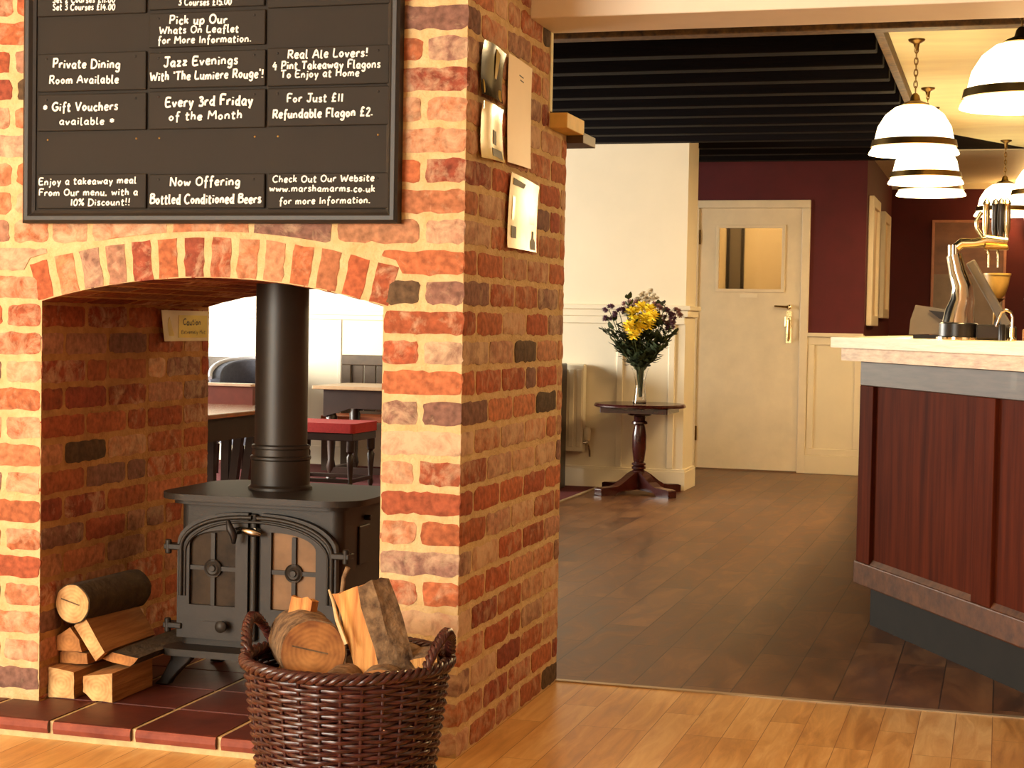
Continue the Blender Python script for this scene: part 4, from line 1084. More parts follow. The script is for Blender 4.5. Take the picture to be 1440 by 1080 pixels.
round_log('round_log', (-1.425, 3.335, .357), .074, (-.5, .85, -.05), .24, 'thick round log with darkened sawn face at the front of the basket', G2, BARK, LOGEND2, seed=8)
def free_log(name, sec, base, axis, ln, mats, mis, label, group, seed=0, n_sub=6, rough=.004):
    """sec: closed section as (x, y) offsets; mis: material index of each side"""
    Z = Vector(axis).normalized(); X = Vector((1, 0, 0)); X = (X - Z * X.dot(Z)).normalized(); Y = Z.cross(X)
    P2 = []; M2 = []
    for k in range(len(sec)):
        a, b_ = sec[k], sec[(k + 1) % len(sec)]
        for q in range(4): P2.append((a[0] + (b_[0] - a[0]) * q / 4, a[1] + (b_[1] - a[1]) * q / 4)); M2.append(mis[k])
    n_ = len(P2); vs = []
    for j in range(n_sub + 1):
        for k, (x, y) in enumerate(P2):
            q = noise.noise_vector(Vector((x * 50 + seed, j * .8, y * 50))) * rough
            e = noise.noise(Vector((x * 60, y * 60, seed))) * .012 if j in (0, n_sub) else 0
            vs.append(X * (x + q.x) + Y * (y + q.y) + Z * (ln * j / n_sub + e))
    o = MB()
    for k in range(n_):
        o.add([], [])
    b0 = len(o.v); o.v += [tuple(v_) for v_ in vs]; o.c += [(1, 1, 1, 1)] * len(vs)
    for j in range(n_sub):
        for k in range(n_):
            o.f.append((j * n_ + k, j * n_ + (k + 1) % n_, (j + 1) * n_ + (k + 1) % n_, (j + 1) * n_ + k)); o.m.append(M2[k])
    for cap in (tuple(range(n_)), tuple(range(n_sub * n_, (n_sub + 1) * n_))): o.f.append(cap); o.m.append(mis[0])
    ob = o.build(name, mats, None, smooth=38, local=True)
    ob.location = base
    return tag(ob, label, 'log', group)
free_log('split_log', [(0, .012), (.066, -.016), (.102, -.006), (.132, .03), (.075, .10), (.02, .07)], (-1.306, 3.36, .212), (-.36, .12, .93), .285, [SPLITV, BARK], [0, 1, 1, 1, 0, 0], 'tall split log with torn yellow face and bark, upright in the basket', G2, 3, rough=.007)
free_log('split_log', [(0, 0), (.055, -.005), (.06, .02), (.0, .025)], (-1.575, 3.46, .22), (.12, .12, .98), .235, [SPLITV, BARK], [0, 0, 0, 0], 'pale flat board leaning at the left back of the basket', G2, 7, rough=.002)
free_log('split_log', [(0, 0), (.05, -.012), (.075, .03), (.03, .06)], (-1.265, 3.44, .355), (.75, .2, .12), .085, [BARK, SPLITV], [0, 1, 0, 0], 'short bark-covered piece at the right side of the basket', G2, 12)
round_log('round_log', (-1.355, 3.285, .278), .050, (-.1, 1, .03), .28, 'brown log low down under the tall split log in the basket', G2, BARK, LOGEND2, seed=21)
round_log('round_log', (-1.262, 3.315, .285), .055, (-.15, 1, .02), .28, 'barked log lying low at the right front inside the basket', G2, BARK, LOGEND2, seed=31)
round_log('round_log', (-1.49, 3.315, .25), .055, (-.05, 1, 0), .30, 'barked log buried at the left inside the basket', G2, BARK, LOGEND2, seed=41)
tw = MB().tube([(-1.404, 3.46, .30), (-1.412, 3.465, .40), (-1.4155, 3.47, .46), (-1.411, 3.47, .505), (-1.401, 3.47, .528)], [.006, .0065, .0055, .005, .006], 7)
tag(tw.build('twig', BARK, None, smooth=60), 'bent brown twig sticking up behind the tall split log', 'twig', G2)
tw = MB().tube([(-1.352, 3.345, .38), (-1.376, 3.35, .43), (-1.388, 3.355, .468), (-1.401, 3.36, .494)], [.005, .005, .0035, .002], 6)
tag(tw.build('wood_sliver', PALEOAK, None, smooth=60), 'pale curled wood sliver beside the tall split log', 'twig', G2)

# ------------------------------------------------------------------ pillar side: radiator, settle end, small table with flowers
ra = thing('radiator', 'white panel radiator on the panelled pillar wall', 'radiator', (-3.0, 10.8, .235))
mb = MB(); mb.box(-3.36, -2.682, 10.775, 10.80, .24, .82)
x = -3.33
while x < -2.70:
    mb.box(x, x + .035, 10.768, 10.776, .27, .79); x += .055
mb.build('panel', WHITE, ra, bevel=.006)
MB().box(-3.36, -2.682, 10.79, 10.857, .235, .825).build('casing', WHITE, ra, bevel=.006)
mb = MB(); mb.lathe([(.018, 0), (.022, .02), (.024, .06), (.020, .085), (.006, .092)], (-2.655, 10.80, .315), 16)
mb.build('thermostat_valve', CREAM, ra, smooth=40)
MB().tube([(-2.682, 10.80, .30), (-2.655, 10.80, .30), (-2.655, 10.80, .315)], .011, 8).tube([(-2.655, 10.80, .315), (-2.650, 10.82, .28), (-2.645, 10.835, .24), (-2.645, 10.845, .205)], .009, 8).build('pipe', CHROME, ra, smooth=60)
se = thing('wooden_settle', 'dark wooden settle end standing before the radiator by the chimney', 'settle', (-3.2, 10.55, 0))
MB().box(-2.835, -2.785, 10.42, 10.74, 0, .83).build('end_panel', MAHOGDK, se, bevel=.008)
MB().box(-3.3, -2.835, 10.68, 10.72, .2, .80).build('back', MAHOGDK, se, bevel=.006)
MB().box(-3.3, -2.835, 10.44, 10.68, .36, .41).build('seat', MAHOGDK, se, bevel=.006)
MB().box(-3.35, -3.30, 10.42, 10.74, 0, .83).build('end_panel', MAHOGDK, se, bevel=.008)

TX, TY, TZ = -2.245, 10.545, .585
ta = thing('pedestal_table', 'small round dark mahogany pedestal table by the white pillar', 'table', (TX, TY, 0))
mb = MB(); mb.lathe([(.001, .560), (.285, .560), (.298, .566), (.298, .574), (.29, .585), (.001, .585)], (TX, TY, 0), 48)
mb.build('tabletop', MAHOG, ta, smooth=35)
MB().prism([(TX - .22, TY - .2), (TX + .22, TY - .2), (TX + .22, TY + .2), (TX - .22, TY + .2)], PXY, .528, .560).build('apron', MAHOG, ta, bevel=.006)
mb = MB(); mb.lathe([(.085, .528), (.075, .51), (.04, .50), (.036, .475), (.05, .468), (.052, .455), (.034, .445), (.038, .43), (.046, .38), (.046, .30), (.036, .215), (.032, .205), (.046, .198), (.046, .187), (.034, .182), (.046, .176), (.046, .163), (.034, .157), (.044, .15), (.046, .10), (.05, .05)], (TX, TY, 0), 32)
mb.build('column', MAHOG, ta, smooth=35)
for k in range(4):
    a = pi / 4 + k * pi / 2 + .12
    dx, dy = cos(a), sin(a)
    mb = MB()
    sec = [(.03, .155, .10), (.08, .13, .072), (.15, .085, .045), (.20, .062, .030), (.225, .05, .012), (.305, .045, .010), (.32, .040, .001), (.20, .004, .001), (.03, .02, .01)]
    up = [(.03, .15), (.08, .125), (.14, .085), (.19, .06), (.22, .055), (.31, .052), (.335, .045), (.335, .0), (.22, .0), (.19, .022), (.03, .03)]
    sx, sy = -dy * .034, dx * .034
    mb.prism(up, lambda p, t_: (TX + dx * p[0] + sx * t_, TY + dy * p[0] + sy * t_, p[1]), -1, 1)
    mb.build('leg', MAHOG, ta, bevel=.006)

va = MB()
VX, VY = TX + .002, TY - .02
va.lathe([(.042, .5855), (.046, .589), (.040, .64), (.032, .70), (.034, .74), (.050, .80), (.058, .815), (.055, .815), (.046, .79), (.029, .735), (.027, .70), (.033, .64), (.036, .605), (.001, .604)], (VX, VY, 0), 32)
tag(va.build('glass_vase', GLASS, None, smooth=40), 'waisted clear glass vase on the small pedestal table', 'vase')
FR = random.Random(23)
def flower(kind, tip, label, group, petal, pr, parts):
    """a stem from the vase neck to tip with its bloom and leaves"""
    tx, ty, tz = tip
    base = Vector((VX + FR.uniform(-.012, .012), VY + FR.uniform(-.012, .012), .645 + FR.uniform(-.02, .05)))
    e = thing(kind, label, 'flower', tuple(base), 0, group)
    neck = Vector((VX + (tx - TX) * .10, VY + (ty - TY) * .10, .80)); T_ = Vector(tip)
    mid_ = neck.lerp(T_, .5) + Vector(((tx - TX) * .10, 0, .015))
    mb = MB(); mb.tube([base, neck, neck.lerp(mid_, .6), mid_, T_], [.0035, .003, .003, .0028, .0025], 5)
    mb.build('stem', STEMM, e, smooth=60)
    if petal:
        mb = MB()
        nb = parts
        for b_ in range(nb):
            c = T_ + Vector((FR.uniform(-1, 1), FR.uniform(-1, 1), FR.uniform(-.8, .8))) * (pr * .8 if nb > 1 else 0)
            s_ = pr if nb == 1 else pr * .55
            for ring_, (cnt, el) in enumerate(((10, .1), (8, .6), (5, 1.15))):
                for k in range(cnt):
                    a = 2 * pi * k / cnt + ring_ * .3 + FR.uniform(-.1, .1)
                    d_ = Vector((cos(a) * cos(el), sin(a) * cos(el) , sin(el)))
                    d_ = Vector((d_.x, -abs(d_.z) * .7 + d_.y * .6, d_.z * .6 + d_.y * .6))
                    mb.obox(c + d_ * s_ * .55, (d_, d_.cross(Vector((.3, .2, 1))), Vector((0, 0, 1)).cross(d_.cross(Vector((.3, .2, 1))))), (s_ * .5, s_ * .22, s_ * .10))
        mb.build('bloom', petal, e, smooth=70)
    mb = MB()
    nl = 20 if not petal else 9
    for k in range(nl):
        f_ = FR.uniform(.12, .98) if not petal else FR.uniform(.15, .8)
        p = neck.lerp(mid_, f_ * 2) if f_ < .5 else mid_.lerp(T_, f_ * 2 - 1)
        a = FR.uniform(0, 2 * pi); d_ = Vector((cos(a), sin(a) * .8, FR.uniform(-.2, .9))).normalized()
        s_ = d_.cross(Vector((0, 0, 1))).normalized(); ln = FR.uniform(.045, .085); wd = ln * FR.uniform(.22, .36)
        n_ = d_.cross(s_)
        mb.add([p, p + d_ * ln * .35 + s_ * wd, p + d_ * ln * .75 + s_ * wd * .7 - n_ * .004, p + d_ * ln - n_ * .01, p + d_ * ln * .75 - s_ * wd * .7 - n_ * .004, p + d_ * ln * .35 - s_ * wd, p + d_ * ln * .5 + n_ * .003],
               [(0, 1, 6), (1, 2, 6), (2, 3, 6), (3, 4, 6), (4, 5, 6), (5, 0, 6)])
    mb.build('foliage', LEAFM, e)
    return e
def fp_(px_, py_, dy=0):
    """offsets in the bouquet: pixels of the photograph around its centre at 4.66 mm each"""
    return (TX + (px_ - 904) * .00468, TY - .02 + dy, .585 + (566 - py_) * .00468)
for (px_, py_) in ((893, 441), (905, 434), (918, 437), (898, 452), (911, 449), (923, 446), (892, 460), (905, 462), (917, 458), (899, 472)):
    flower('yellow_chrysanthemum', fp_(px_, py_, FR.uniform(-.10, -.03)), 'yellow chrysanthemum stem in the centre of the vase', 'yellow chrysanthemums in the vase', YELLOWP, .046, 1)
for (px_, py_) in ((860, 436), (866, 446), (857, 448), (872, 440), (948, 444), (940, 438), (952, 452), (944, 458)):
    flower('purple_flower', fp_(px_, py_, FR.uniform(-.06, .06)), 'purple flower stem at the side of the vase', 'purple flowers in the vase', PURPLEP, .032, 5)
for (px_, py_) in ((880, 433), (934, 450), (926, 430), (890, 428), (950, 440)):
    flower('pink_flower', fp_(px_, py_, FR.uniform(-.05, .08)), 'dusty pink flower stem among the leaves of the vase', 'dusty pink flowers in the vase', PINKP, .036, 4)
for (px_, py_) in ((904, 416), (914, 413), (920, 420), (880, 438), (896, 424), (909, 422)):
    flower('white_filler_flower', fp_(px_, py_, FR.uniform(-.02, .06)), 'small white filler flower stem at the top of the vase', 'white filler flowers in the vase', WHITEP, .030, 6)
for (px_, py_) in ((853, 462), (866, 470), (875, 460), (882, 476), (895, 482), (912, 478), (930, 470), (942, 472), (936, 486), (922, 492), (888, 492), (872, 485), (950, 462), (929, 424), (888, 420), (940, 428), (913, 492), (904, 500)):
    flower('leafy_stem', fp_(px_, py_, FR.uniform(-.08, .08)), 'dark green leafy stem in the vase', 'green foliage stems in the vase', None, 0, 0)

# ------------------------------------------------------------------ bar
D = Vector((.46487524, -.8853762, 0)); NI = Vector((.8853762, .46487524, 0))   # along the front, and into the bar
A0 = Vector((-.4985, 6.192, 0))
def bp(u, n, z=0): p = A0 + D * u + NI * n; return (p.x, p.y, z)
LB = 2.7; YE = 11.4
ba = thing('bar_counter', 'dark panelled oak bar counter on a grey plinth', 'bar', tuple(A0))
def cross(u_n, x):   # point on the line at inner offset n where X = x
    # A0 + D*u + NI*n, solve x
    u = (x - A0.x - NI.x * u_n) / D.x
    return A0.y + D.y * u + NI.y * u_n
mb = MB()
nB = .50
xi = A0.x + .5
poly = [(A0.x + .018, A0.y + .03), bp(LB, .018)[:2], bp(LB, nB)[:2], (xi, cross(nB, xi)), (xi, YE), (A0.x + .018, YE)]
mb.prism(poly, PXY, .145, .970)
mb.build('carcass', DARKOAK, ba)
mb = MB()
xi2 = A0.x + .45
poly = [(A0.x + .055, cross(.06, A0.x + .055)), bp(LB, .06)[:2], bp(LB, .44)[:2], (xi2, cross(.44, xi2)), (xi2, YE), (A0.x + .055, YE)]
mb.prism(poly, PXY, 0.0, .150)
mb.build('plinth', PLINTH, ba)
def lbox(mb, u0, u1, n0, n1, z0, z1):
    vs = [bp(u, n, z) for z in (z0, z1) for n in (n0, n1) for u in (u0, u1)]
    return mb.add(vs, [(0, 2, 3, 1), (4, 5, 7, 6), (0, 1, 5, 4), (2, 6, 7, 3), (0, 4, 6, 2), (1, 3, 7, 5)])
US = [(.118, .905), (1.033, 1.82), (1.948, 2.6)]
rails = MB(); lbox(rails, -.012, LB, -.004, .02, .155, .238); rails.build('bottom_rail', DARKOAKH, ba, bevel=.005)
rails = MB(); lbox(rails, 0, LB, 0, .02, .882, .970); rails.build('top_rail', mat('oak_rail_sheen', (80, 63, 48), .45, col2=(56, 43, 32), spec=.2, scale=2, stretch=(3, 3, 40), coat=.1), ba, bevel=.003)  # top rail: grey sheen of reflected light put into the oak colour
for u0, u1 in ((0, .118), (.905, 1.033), (1.82, 1.948), (2.6, LB)):
    m2 = MB(); lbox(m2, u0, u1, 0, .02, .238, .882); m2.build('stile', DARKOAK, ba, bevel=.003)
for u0, u1 in US:
    m2 = MB(); lbox(m2, u0, u1, .014, .0175, .238, .882); pn = m2.build('panel', DARKOAK, ba)
    m2 = MB()
    vs = [bp(u0, .001, .236), bp(u1, .001, .236), bp(u0, .0135, .256), bp(u1, .0135, .256), bp(u0, .0135, .236), bp(u1, .0135, .236)]
    m2.add(vs, [(0, 1, 3, 2), (0, 2, 4), (1, 5, 3), (2, 3, 5, 4), (0, 4, 5, 1)])
    m2.build('bevelled_sill', DARKOAKH, pn)
mb = MB()
xo = -.618
wo = Vector((0, 0))
def top_poly(o, i_, xo_):
    return [(xo_, cross(-o, xo_)), bp(LB + .03, -o)[:2], bp(LB + .03, i_)[:2], (xo_ + i_ + .08, cross(i_, xo_ + i_ + .08)), (xo_ + i_ + .08, YE + .03), (xo_, YE + .03)]
bt = thing('bar_worktop', 'pale oak two-layer worktop of the bar', 'worktop', (A0.x, A0.y, .971))
MB().prism(top_poly(.060, .54, -.618), PXY, 1.018, 1.056).build('upper_board', PALEOAK, bt, bevel=.004)
MB().prism(top_poly(.038, .52, -.575), PXY, .971, 1.0175).build('lower_board', mat('figured_oak_edge', (222, 184, 130), .5, col2=(172, 128, 80), scale=2.2, stretch=(5, 5, 26), bump=.1, bscale=5), bt, bevel=.003)
ZT = 1.0565
# beer fountain
bf = thing('beer_fountain', 'chrome swan-neck beer fountain on a black base on the bar top', 'beer tap', (-.155, 6.12, ZT))
cx, cy = -.155, 6.12
mb = MB(); mb.lathe([(.078, ZT), (.078, ZT + .008), (.07, ZT + .012)], (cx, cy, 0), 32); mb.build('base_ring', CHROME, bf, smooth=35)
mb = MB(); mb.lathe([(.067, ZT + .012), (.067, ZT + .056), (.060, ZT + .06), (.001, ZT + .06)], (cx, cy, 0), 32); mb.build('base', BLACKP, bf, smooth=35)
MB().box(cx + .06, cx + .15, cy - .05, cy + .05, ZT, ZT + .055).build('drip_box', BLACKP, bf, bevel=.008)
mb = MB()
mb.tube([(cx + .000, cy, ZT + .06), (cx + .002, cy, ZT + .10), (cx + .012, cy, ZT + .14), (cx + .010, cy, ZT + .19), (cx - .008, cy, ZT + .24), (cx - .018, cy, ZT + .285), (cx - .022, cy, ZT + .30)], [.058, .050, .043, .036, .031, .028, .027], 20)
mb.build('column', CHROME, bf, smooth=60)
mb = MB(); mb.tube([(cx - .022, cy, ZT + .295), (cx - .023, cy, ZT + .335)], .021, 16); mb.build('collar', CHROME, bf, smooth=40)
mb = MB(); mb.tube([(cx - .025, cy, ZT + .318), (cx + .005, cy - .002, ZT + .342), (cx + .05, cy - .004, ZT + .342), (cx + .09, cy - .006, ZT + .352), (cx + .16, cy - .008, ZT + .345)], [.016, .019, .017, .022, .019], 14)
mb.build('arm', GOLD, bf, smooth=60)
for k, (dx, hc) in enumerate(((.085, GOLD), (.115, BLACKP), (.135, BLACKP), (.155, GOLD))):
    mb = MB(); hx, hy = cx + dx, cy - .01 + (.02 if k in (1,) else 0)
    mb.lathe([(.010, ZT + .35), (.008, ZT + .375), (.012, ZT + .39), (.013, ZT + .44), (.011, ZT + .475), (.014, ZT + .48), (.008, ZT + .495), (.001, ZT + .50)], (hx, hy, 0), 12)
    mb.build('tap_handle', hc, bf, smooth=40)
mb = MB(); mb.tube([(cx + .075, cy - .03, ZT + .36), (cx + .055, cy - .03, ZT + .39), (cx + .052, cy - .03, ZT + .42), (cx + .07, cy - .03, ZT + .45)], .0075, 8)
mb.build('lever', GOLD, bf, smooth=60)
for dx in (.098, .13):
    mb = MB(); mb.tube([(cx + dx - .012, cy - .035, ZT + .325), (cx + dx - .004, cy - .04, ZT + .318), (cx + dx, cy - .042, ZT + .30), (cx + dx, cy - .042, ZT + .255)], .0048, 8)
    mb.build('spout', GOLD, bf, smooth=60)
mb = MB(); mb.box(cx + .08, cx + .165, cy - .05, cy + .02, ZT + .318, ZT + .332); mb.build('tap_block', BRASS, bf, bevel=.006)
# tilted till display behind the fountain
td = thing('till_display', 'dark tilted till display leaning behind the beer fountain', 'till', (.0, 6.27, ZT))
mb = MB(); mb.obox((-.055, 6.27, ZT + .165), ((.5, 0, -.866), (0, 1, 0), (.866, 0, .5)), (.135, .06, .017)); mb.build('screen', GREYP, td, bevel=.006)
mb = MB(); mb.box(-.075, .045, 6.2, 6.34, ZT, ZT + .05); mb.tube([(-.02, 6.27, ZT + .05), (-.01, 6.27, ZT + .08), (.0, 6.27, ZT + .10)], .018, 10); mb.build('stand', BLACKP, td, bevel=.006)
# ochre ice bucket
ib = MB(); ib.lathe([(.018, 0), (.030, .012), (.042, .05), (.047, .085), (.050, .085), (.050, .092), (.044, .092), (.039, .05), (.02, .012)], (0, 0, 0), 24)
ibo = ib.build('ochre_bowl', mat('ochre_ceramic', (196, 160, 84), .4), None, smooth=40, local=True); ibo.location = (-.028, 6.44, ZT + .155)
tag(ibo, 'small ochre bowl on a stand behind the tilted till display', 'bowl')
bs = MB(); bs.lathe([(.05, 0), (.05, .006), (.012, .012), (.012, .14), (.03, .154), (.001, .154)], (-.028, 6.44, ZT), 20)
tag(bs.build('bowl_stand', BRASS, None, smooth=40), 'slim brass stand under the ochre bowl on the bar', 'stand')
# grey card terminal
ct = thing('card_terminal', 'grey wedge-shaped till terminal left of the beer fountain', 'till', (-.30, 6.42, ZT))
mb = MB(); mb.prism([(-.34, ZT + .014), (-.335, ZT + .07), (-.318, ZT + .125), (-.20, ZT + .11), (-.16, ZT + .02)], lambda p, t_: (p[0], t_, p[1]), 6.38, 6.50); mb.build('casing', GREYP, ct, bevel=.01)
mb = MB(); mb.box(-.325, -.18, 6.39, 6.49, ZT, ZT + .014); mb.build('feet', BLACKP, ct)
mb = MB(); mb.prism([(-.27, ZT + .106), (-.20, ZT + .098), (-.175, ZT + .06), (-.23, ZT + .075)], lambda p, t_: (p[0], t_, p[1]), 6.372, 6.38); mb.build('screen', BLACKP, ct)
# small swan-neck sparkler tap
sp = thing('water_tap', 'small chrome swan-neck tap right of the beer fountain', 'tap', (.005, 6.0, ZT))
mb = MB(); mb.lathe([(.016, 0), (.016, .006), (.009, .012), (.009, .045)], (.028, 6.0, ZT), 16); mb.build('base', GOLD, sp, smooth=40)
MB().tube([(.028, 6.0, ZT + .045), (.028, 6.0, ZT + .08), (.022, 6.0, ZT + .098), (.006, 6.0, ZT + .106), (-.010, 6.0, ZT + .098), (-.018, 6.0, ZT + .075), (-.026, 6.0, ZT + .048)], .0055, 10).build('spout', CHROME, sp, smooth=60)
mb = MB(); mb.lathe([(.012, 0), (.012, .05), (.008, .056), (.001, .057)], (-.005, 5.985, ZT), 14); mb.build('valve', BLACKP, sp, smooth=40)
# wine glass at the picture edge
wg = MB(); wg.lathe([(.034, 0), (.034, .003), (.006, .007), (.004, .03), (.004, .075), (.02, .09), (.036, .12), (.040, .15), (.034, .195), (.0325, .195), (.038, .15), (.034, .121), (.018, .093), (.001, .085)], (.105, 6.15, ZT), 24)
tag(wg.build('wine_glass', GLASS, None, smooth=40), 'stemmed wine glass on the bar at the right edge of the view', 'glass')

# ------------------------------------------------------------------ pendant lamps
CEIL = 2.403
def pendant(x, y, label, zr=1.87, hook=CEIL):
    e = thing('pendant_lamp', label, 'lamp', (x, y, zr), 0, 'opal glass pendant lamps above the bar')
    mb = MB()
    prof = [(.202, .0), (.198, .012), (.182, .034), (.176, .066), (.163, .124), (.130, .178), (.087, .212), (.05, .222), (.048, .218), (.085, .208), (.126, .174), (.159, .122), (.172, .065), (.178, .034), (.194, .010), (.198, .0)]
    mb.lathe(prof, (x, y, zr), 40, caps=False); mb.build('shade', SHADE, e, smooth=60)
    mb = MB(); mb.lathe([(.186, .030), (.193, .032), (.187, .062), (.177, .062)], (x, y, zr), 40, caps=False)
    mb.build('rim_band', BRASS, e, smooth=40)
    mb = MB(); mb.lathe([(.060, .212), (.064, .222), (.050, .232), (.024, .242), (.018, .265), (.009, .275), (.001, .276)], (x, y, zr), 24); mb.build('cap', BRASS, e, smooth=40)
    mb = MB(); k = 0; z_ = zr + .275
    while z_ < hook - .05:
        pts = []
        for q in range(12):
            a = 2 * pi * q / 12
            if k % 2: pts.append((x + .008 * cos(a), y, z_ + .015 + .017 * sin(a)))
            else: pts.append((x, y + .008 * cos(a), z_ + .015 + .017 * sin(a)))
        mb.tube(pts, .0028, 5, closed=True); z_ += .026; k += 1
    mb.build('chain', BRASS, e, smooth=60)
    mb = MB(); mb.lathe([(.038, hook), (.036, hook - .008), (.014, hook - .02), (.008, hook - .05), (.001, hook - .052)], (x, y, 0), 20); mb.build('ceiling_rose', BRASS, e, smooth=40)
    mb = MB(); mb.ball((x, y, zr + .075), .032, 14); bl = mb.build('bulb', mat_bulb, e, smooth=60)
    point('bulb_light', (x, y, zr - .02), 34 if y < 6.5 else 26, (1, .66, .31), .06)
    return e
mat_bulb = mat('lit_bulb', (255, 240, 210), .4, emit=(255, 214, 150), es=6)
for (x, y, lb) in ((.031, 5.98, 'nearest and largest white glass pendant lamp, over the front of the bar'),
                   (-.413, 7.77, 'white glass pendant lamp with the longest chain in view, second from the front'),
                   (-.429, 9.32, 'third white glass pendant lamp from the front, on a short bent chain'),
                   (-.434, 10.13, 'lowest showing pendant lamp, half hidden behind the third one'),
                   (-.02, 11.91, 'pendant lamp hanging above the beer fountain, in front of the maroon wall'),
                   (.21, 10.53, 'pendant lamp cut by the right edge of the view')):
    pendant(x, y, lb, 1.855 if y < 6.5 else 1.885)

# ------------------------------------------------------------------ alcove: pictures and wall lamp
def wall_frame(y0, y1, z0, z1, label):
    e = thing('picture_frame', label, 'picture', (-.995, (y0 + y1) / 2, z0))
    X0 = -.998
    mb = MB()
    mb.box(X0, X0 + .04, y0, y0 + .08, z0, z1).box(X0, X0 + .04, y1 - .08, y1, z0, z1).box(X0, X0 + .04, y0 + .08, y1 - .08, z0, z0 + .08).box(X0, X0 + .04, y0 + .08, y1 - .08, z1 - .08, z1)
    mb.build('frame', WHITE, e, bevel=.006)
    MB().box(X0, X0 + .015, y0 + .08, y1 - .08, z0 + .08, z1 - .08).build('picture_panel', FLYW, e)
wall_frame(12.78, 13.5, 1.12, 2.10, 'pale framed picture on the alcove side wall nearest the door')
wall_frame(14.05, 14.75, 1.19, 2.07, 'pale framed picture deeper in the alcove, beyond the first one')
e = thing('wall_picture', 'large brown and grey picture on the maroon wall behind the bar', 'picture', (-.32, 15.39, 1.0))
PICM = mat('brown_grey_picture', (150, 100, 66), .4, col2=(96, 52, 34), scale=2.5, stretch=(1, 1, 2))
PICG = mat('grey_picture_base', (150, 132, 118), .45, var=.15, scale=5)
MB().box(-.615, -.02, 15.375, 15.395, 1.60, 2.06).build('upper_picture', PICM, e)
MB().box(-.615, -.02, 15.375, 15.395, .98, 1.60).build('lower_picture', PICG, e)
mb = MB(); mb.box(-.64, .005, 15.37, 15.398, 2.06, 2.085).box(-.64, -.615, 15.37, 15.398, .98, 2.06).box(-.02, .005, 15.37, 15.398, .98, 2.06)
mb.build('frame', mat('rosy_frame', (190, 130, 104), .4), e, bevel=.004)
wl = thing('wall_light', 'small glowing wall light on the maroon wall at the right edge', 'lamp', (.19, 15.38, 2.0))
MB().box(.16, .22, 15.37, 15.398, 1.95, 2.1).build('back_plate', BRASS, wl, bevel=.004)
mb = MB(); mb.lathe([(.03, 0), (.055, .10), (.052, .10), (.027, 0)], (.19, 15.30, 2.03), 20, caps=False); mb.build('shade', SHADE, wl, smooth=60)
MB().tube([(.19, 15.37, 2.0), (.19, 15.33, 1.99), (.19, 15.30, 2.02)], .008, 8).build('arm', BRASS, wl, smooth=60)
point('wall_light_bulb', (.19, 15.24, 2.1), 18, (1, .58, .2), .03)
e = thing('back_shelf', 'brown wooden back shelf low behind the bar', 'shelf', (.5, 7.6, 0))
MB().box(.08, 1.6, 7.3, 7.7, 1.0, 1.10).build('shelf_board', mat('honey_oak', (176, 112, 54), .4, var=.1), e, bevel=.004)
MB().box(.12, .17, 7.34, 7.66, 0, 1.0).build('leg', DARKOAK, e); MB().box(1.5, 1.55, 7.34, 7.66, 0, 1.0).build('leg', DARKOAK, e)

# ------------------------------------------------------------------ dining furniture seen through the fireplace
def turned(mb, x, y, z0, z1, r_=.022):
    h_ = z1 - z0
    mb.lathe([(r_ * .9, 0), (r_, h_ * .04), (r_ * .55, h_ * .09), (r_ * .9, h_ * .16), (r_ * .6, h_ * .24), (r_ * .85, h_ * .5), (r_ * 1.1, h_ * .70), (r_ * .6, h_ * .76), (r_ * 1.15, h_ * .80), (r_ * 1.15, h_)], (x, y, z0), 14)
    return mb
so = thing('upholstered_stool', 'low dark wooden stool with a red padded seat', 'stool', (-4.15, 9.85, 0))
sx0, sx1, sy0, sy1 = -4.36, -3.865, 9.62, 10.02
MB().prism(rrect(sx0 - .01, sx1 + .01, sy0 - .01, sy1 + .01, .03), PXY, .385, .445).build('seat', REDVEL, so, bevel=.015, smooth=50)
MB().box(sx0, sx1, sy0, sy1, .335, .384).build('seat_frame', MAHOGDK, so, bevel=.004)
for x in (sx0 + .025, sx1 - .025):
    for y in (sy0 + .025, sy1 - .025): turned(MB(), x, y, 0, .335).build('leg', MAHOGDK, so, smooth=40)
for x in (sx0 + .025, sx1 - .025): MB().box(x - .012, x + .012, sy0 + .03, sy1 - .03, .07, .095).build('stretcher', MAHOGDK, so, bevel=.003)
for y in (sy0 + .025, sy1 - .025): MB().box(sx0 + .03, sx1 - .03, y - .012, y + .012, .07, .095).build('stretcher', MAHOGDK, so, bevel=.003)
tb = thing('dining_table', 'dark oak table with a pale worn top beyond the red stool', 'table', (-4.1, 10.55, 0))
tx0, tx1, ty0, ty1 = -4.43, -3.4, 10.28, 10.92
MB().box(tx0, tx1, ty0, ty1, .625, .65)  .build('tabletop', mat('pale_worn_top', (190, 156, 116), .4), tb, bevel=.006)
mb = MB(); mb.prism([(tx0 + .06, .625), (tx1 - .06, .625), (tx1 - .06, .46), (tx1 - .12, .50), (tx0 + .25, .50), (tx0 + .16, .47), (tx0 + .06, .44)], PXZ, ty0 + .06, ty0 + .085)
mb.build('apron', MAHOGDK, tb); mb = MB(); mb.prism([(tx0 + .06, .625), (tx1 - .06, .625), (tx1 - .06, .46), (tx1 - .12, .50), (tx0 + .25, .50), (tx0 + .16, .47), (tx0 + .06, .44)], PXZ, ty1 - .085, ty1 - .06)
mb.build('apron', MAHOGDK, tb)
for x in (tx0 + .10, tx1 - .1):
    for y in (ty0 + .11, ty1 - .11): turned(MB(), x, y, 0, .625, .036).build('leg', MAHOGDK, tb, smooth=40)
mb = MB(); mb.box(tx0 + .1, tx1 - .1, ty0 + .09, ty0 + .13, .06, .1).box(tx0 + .08, tx0 + .12, ty0 + .11, ty1 - .11, .06, .1); mb.build('stretcher', MAHOGDK, tb)
st2 = thing('settle_bench', 'weathered oak settle with a boarded back against the white panelling', 'bench', (-4.1, 11.4, 0))
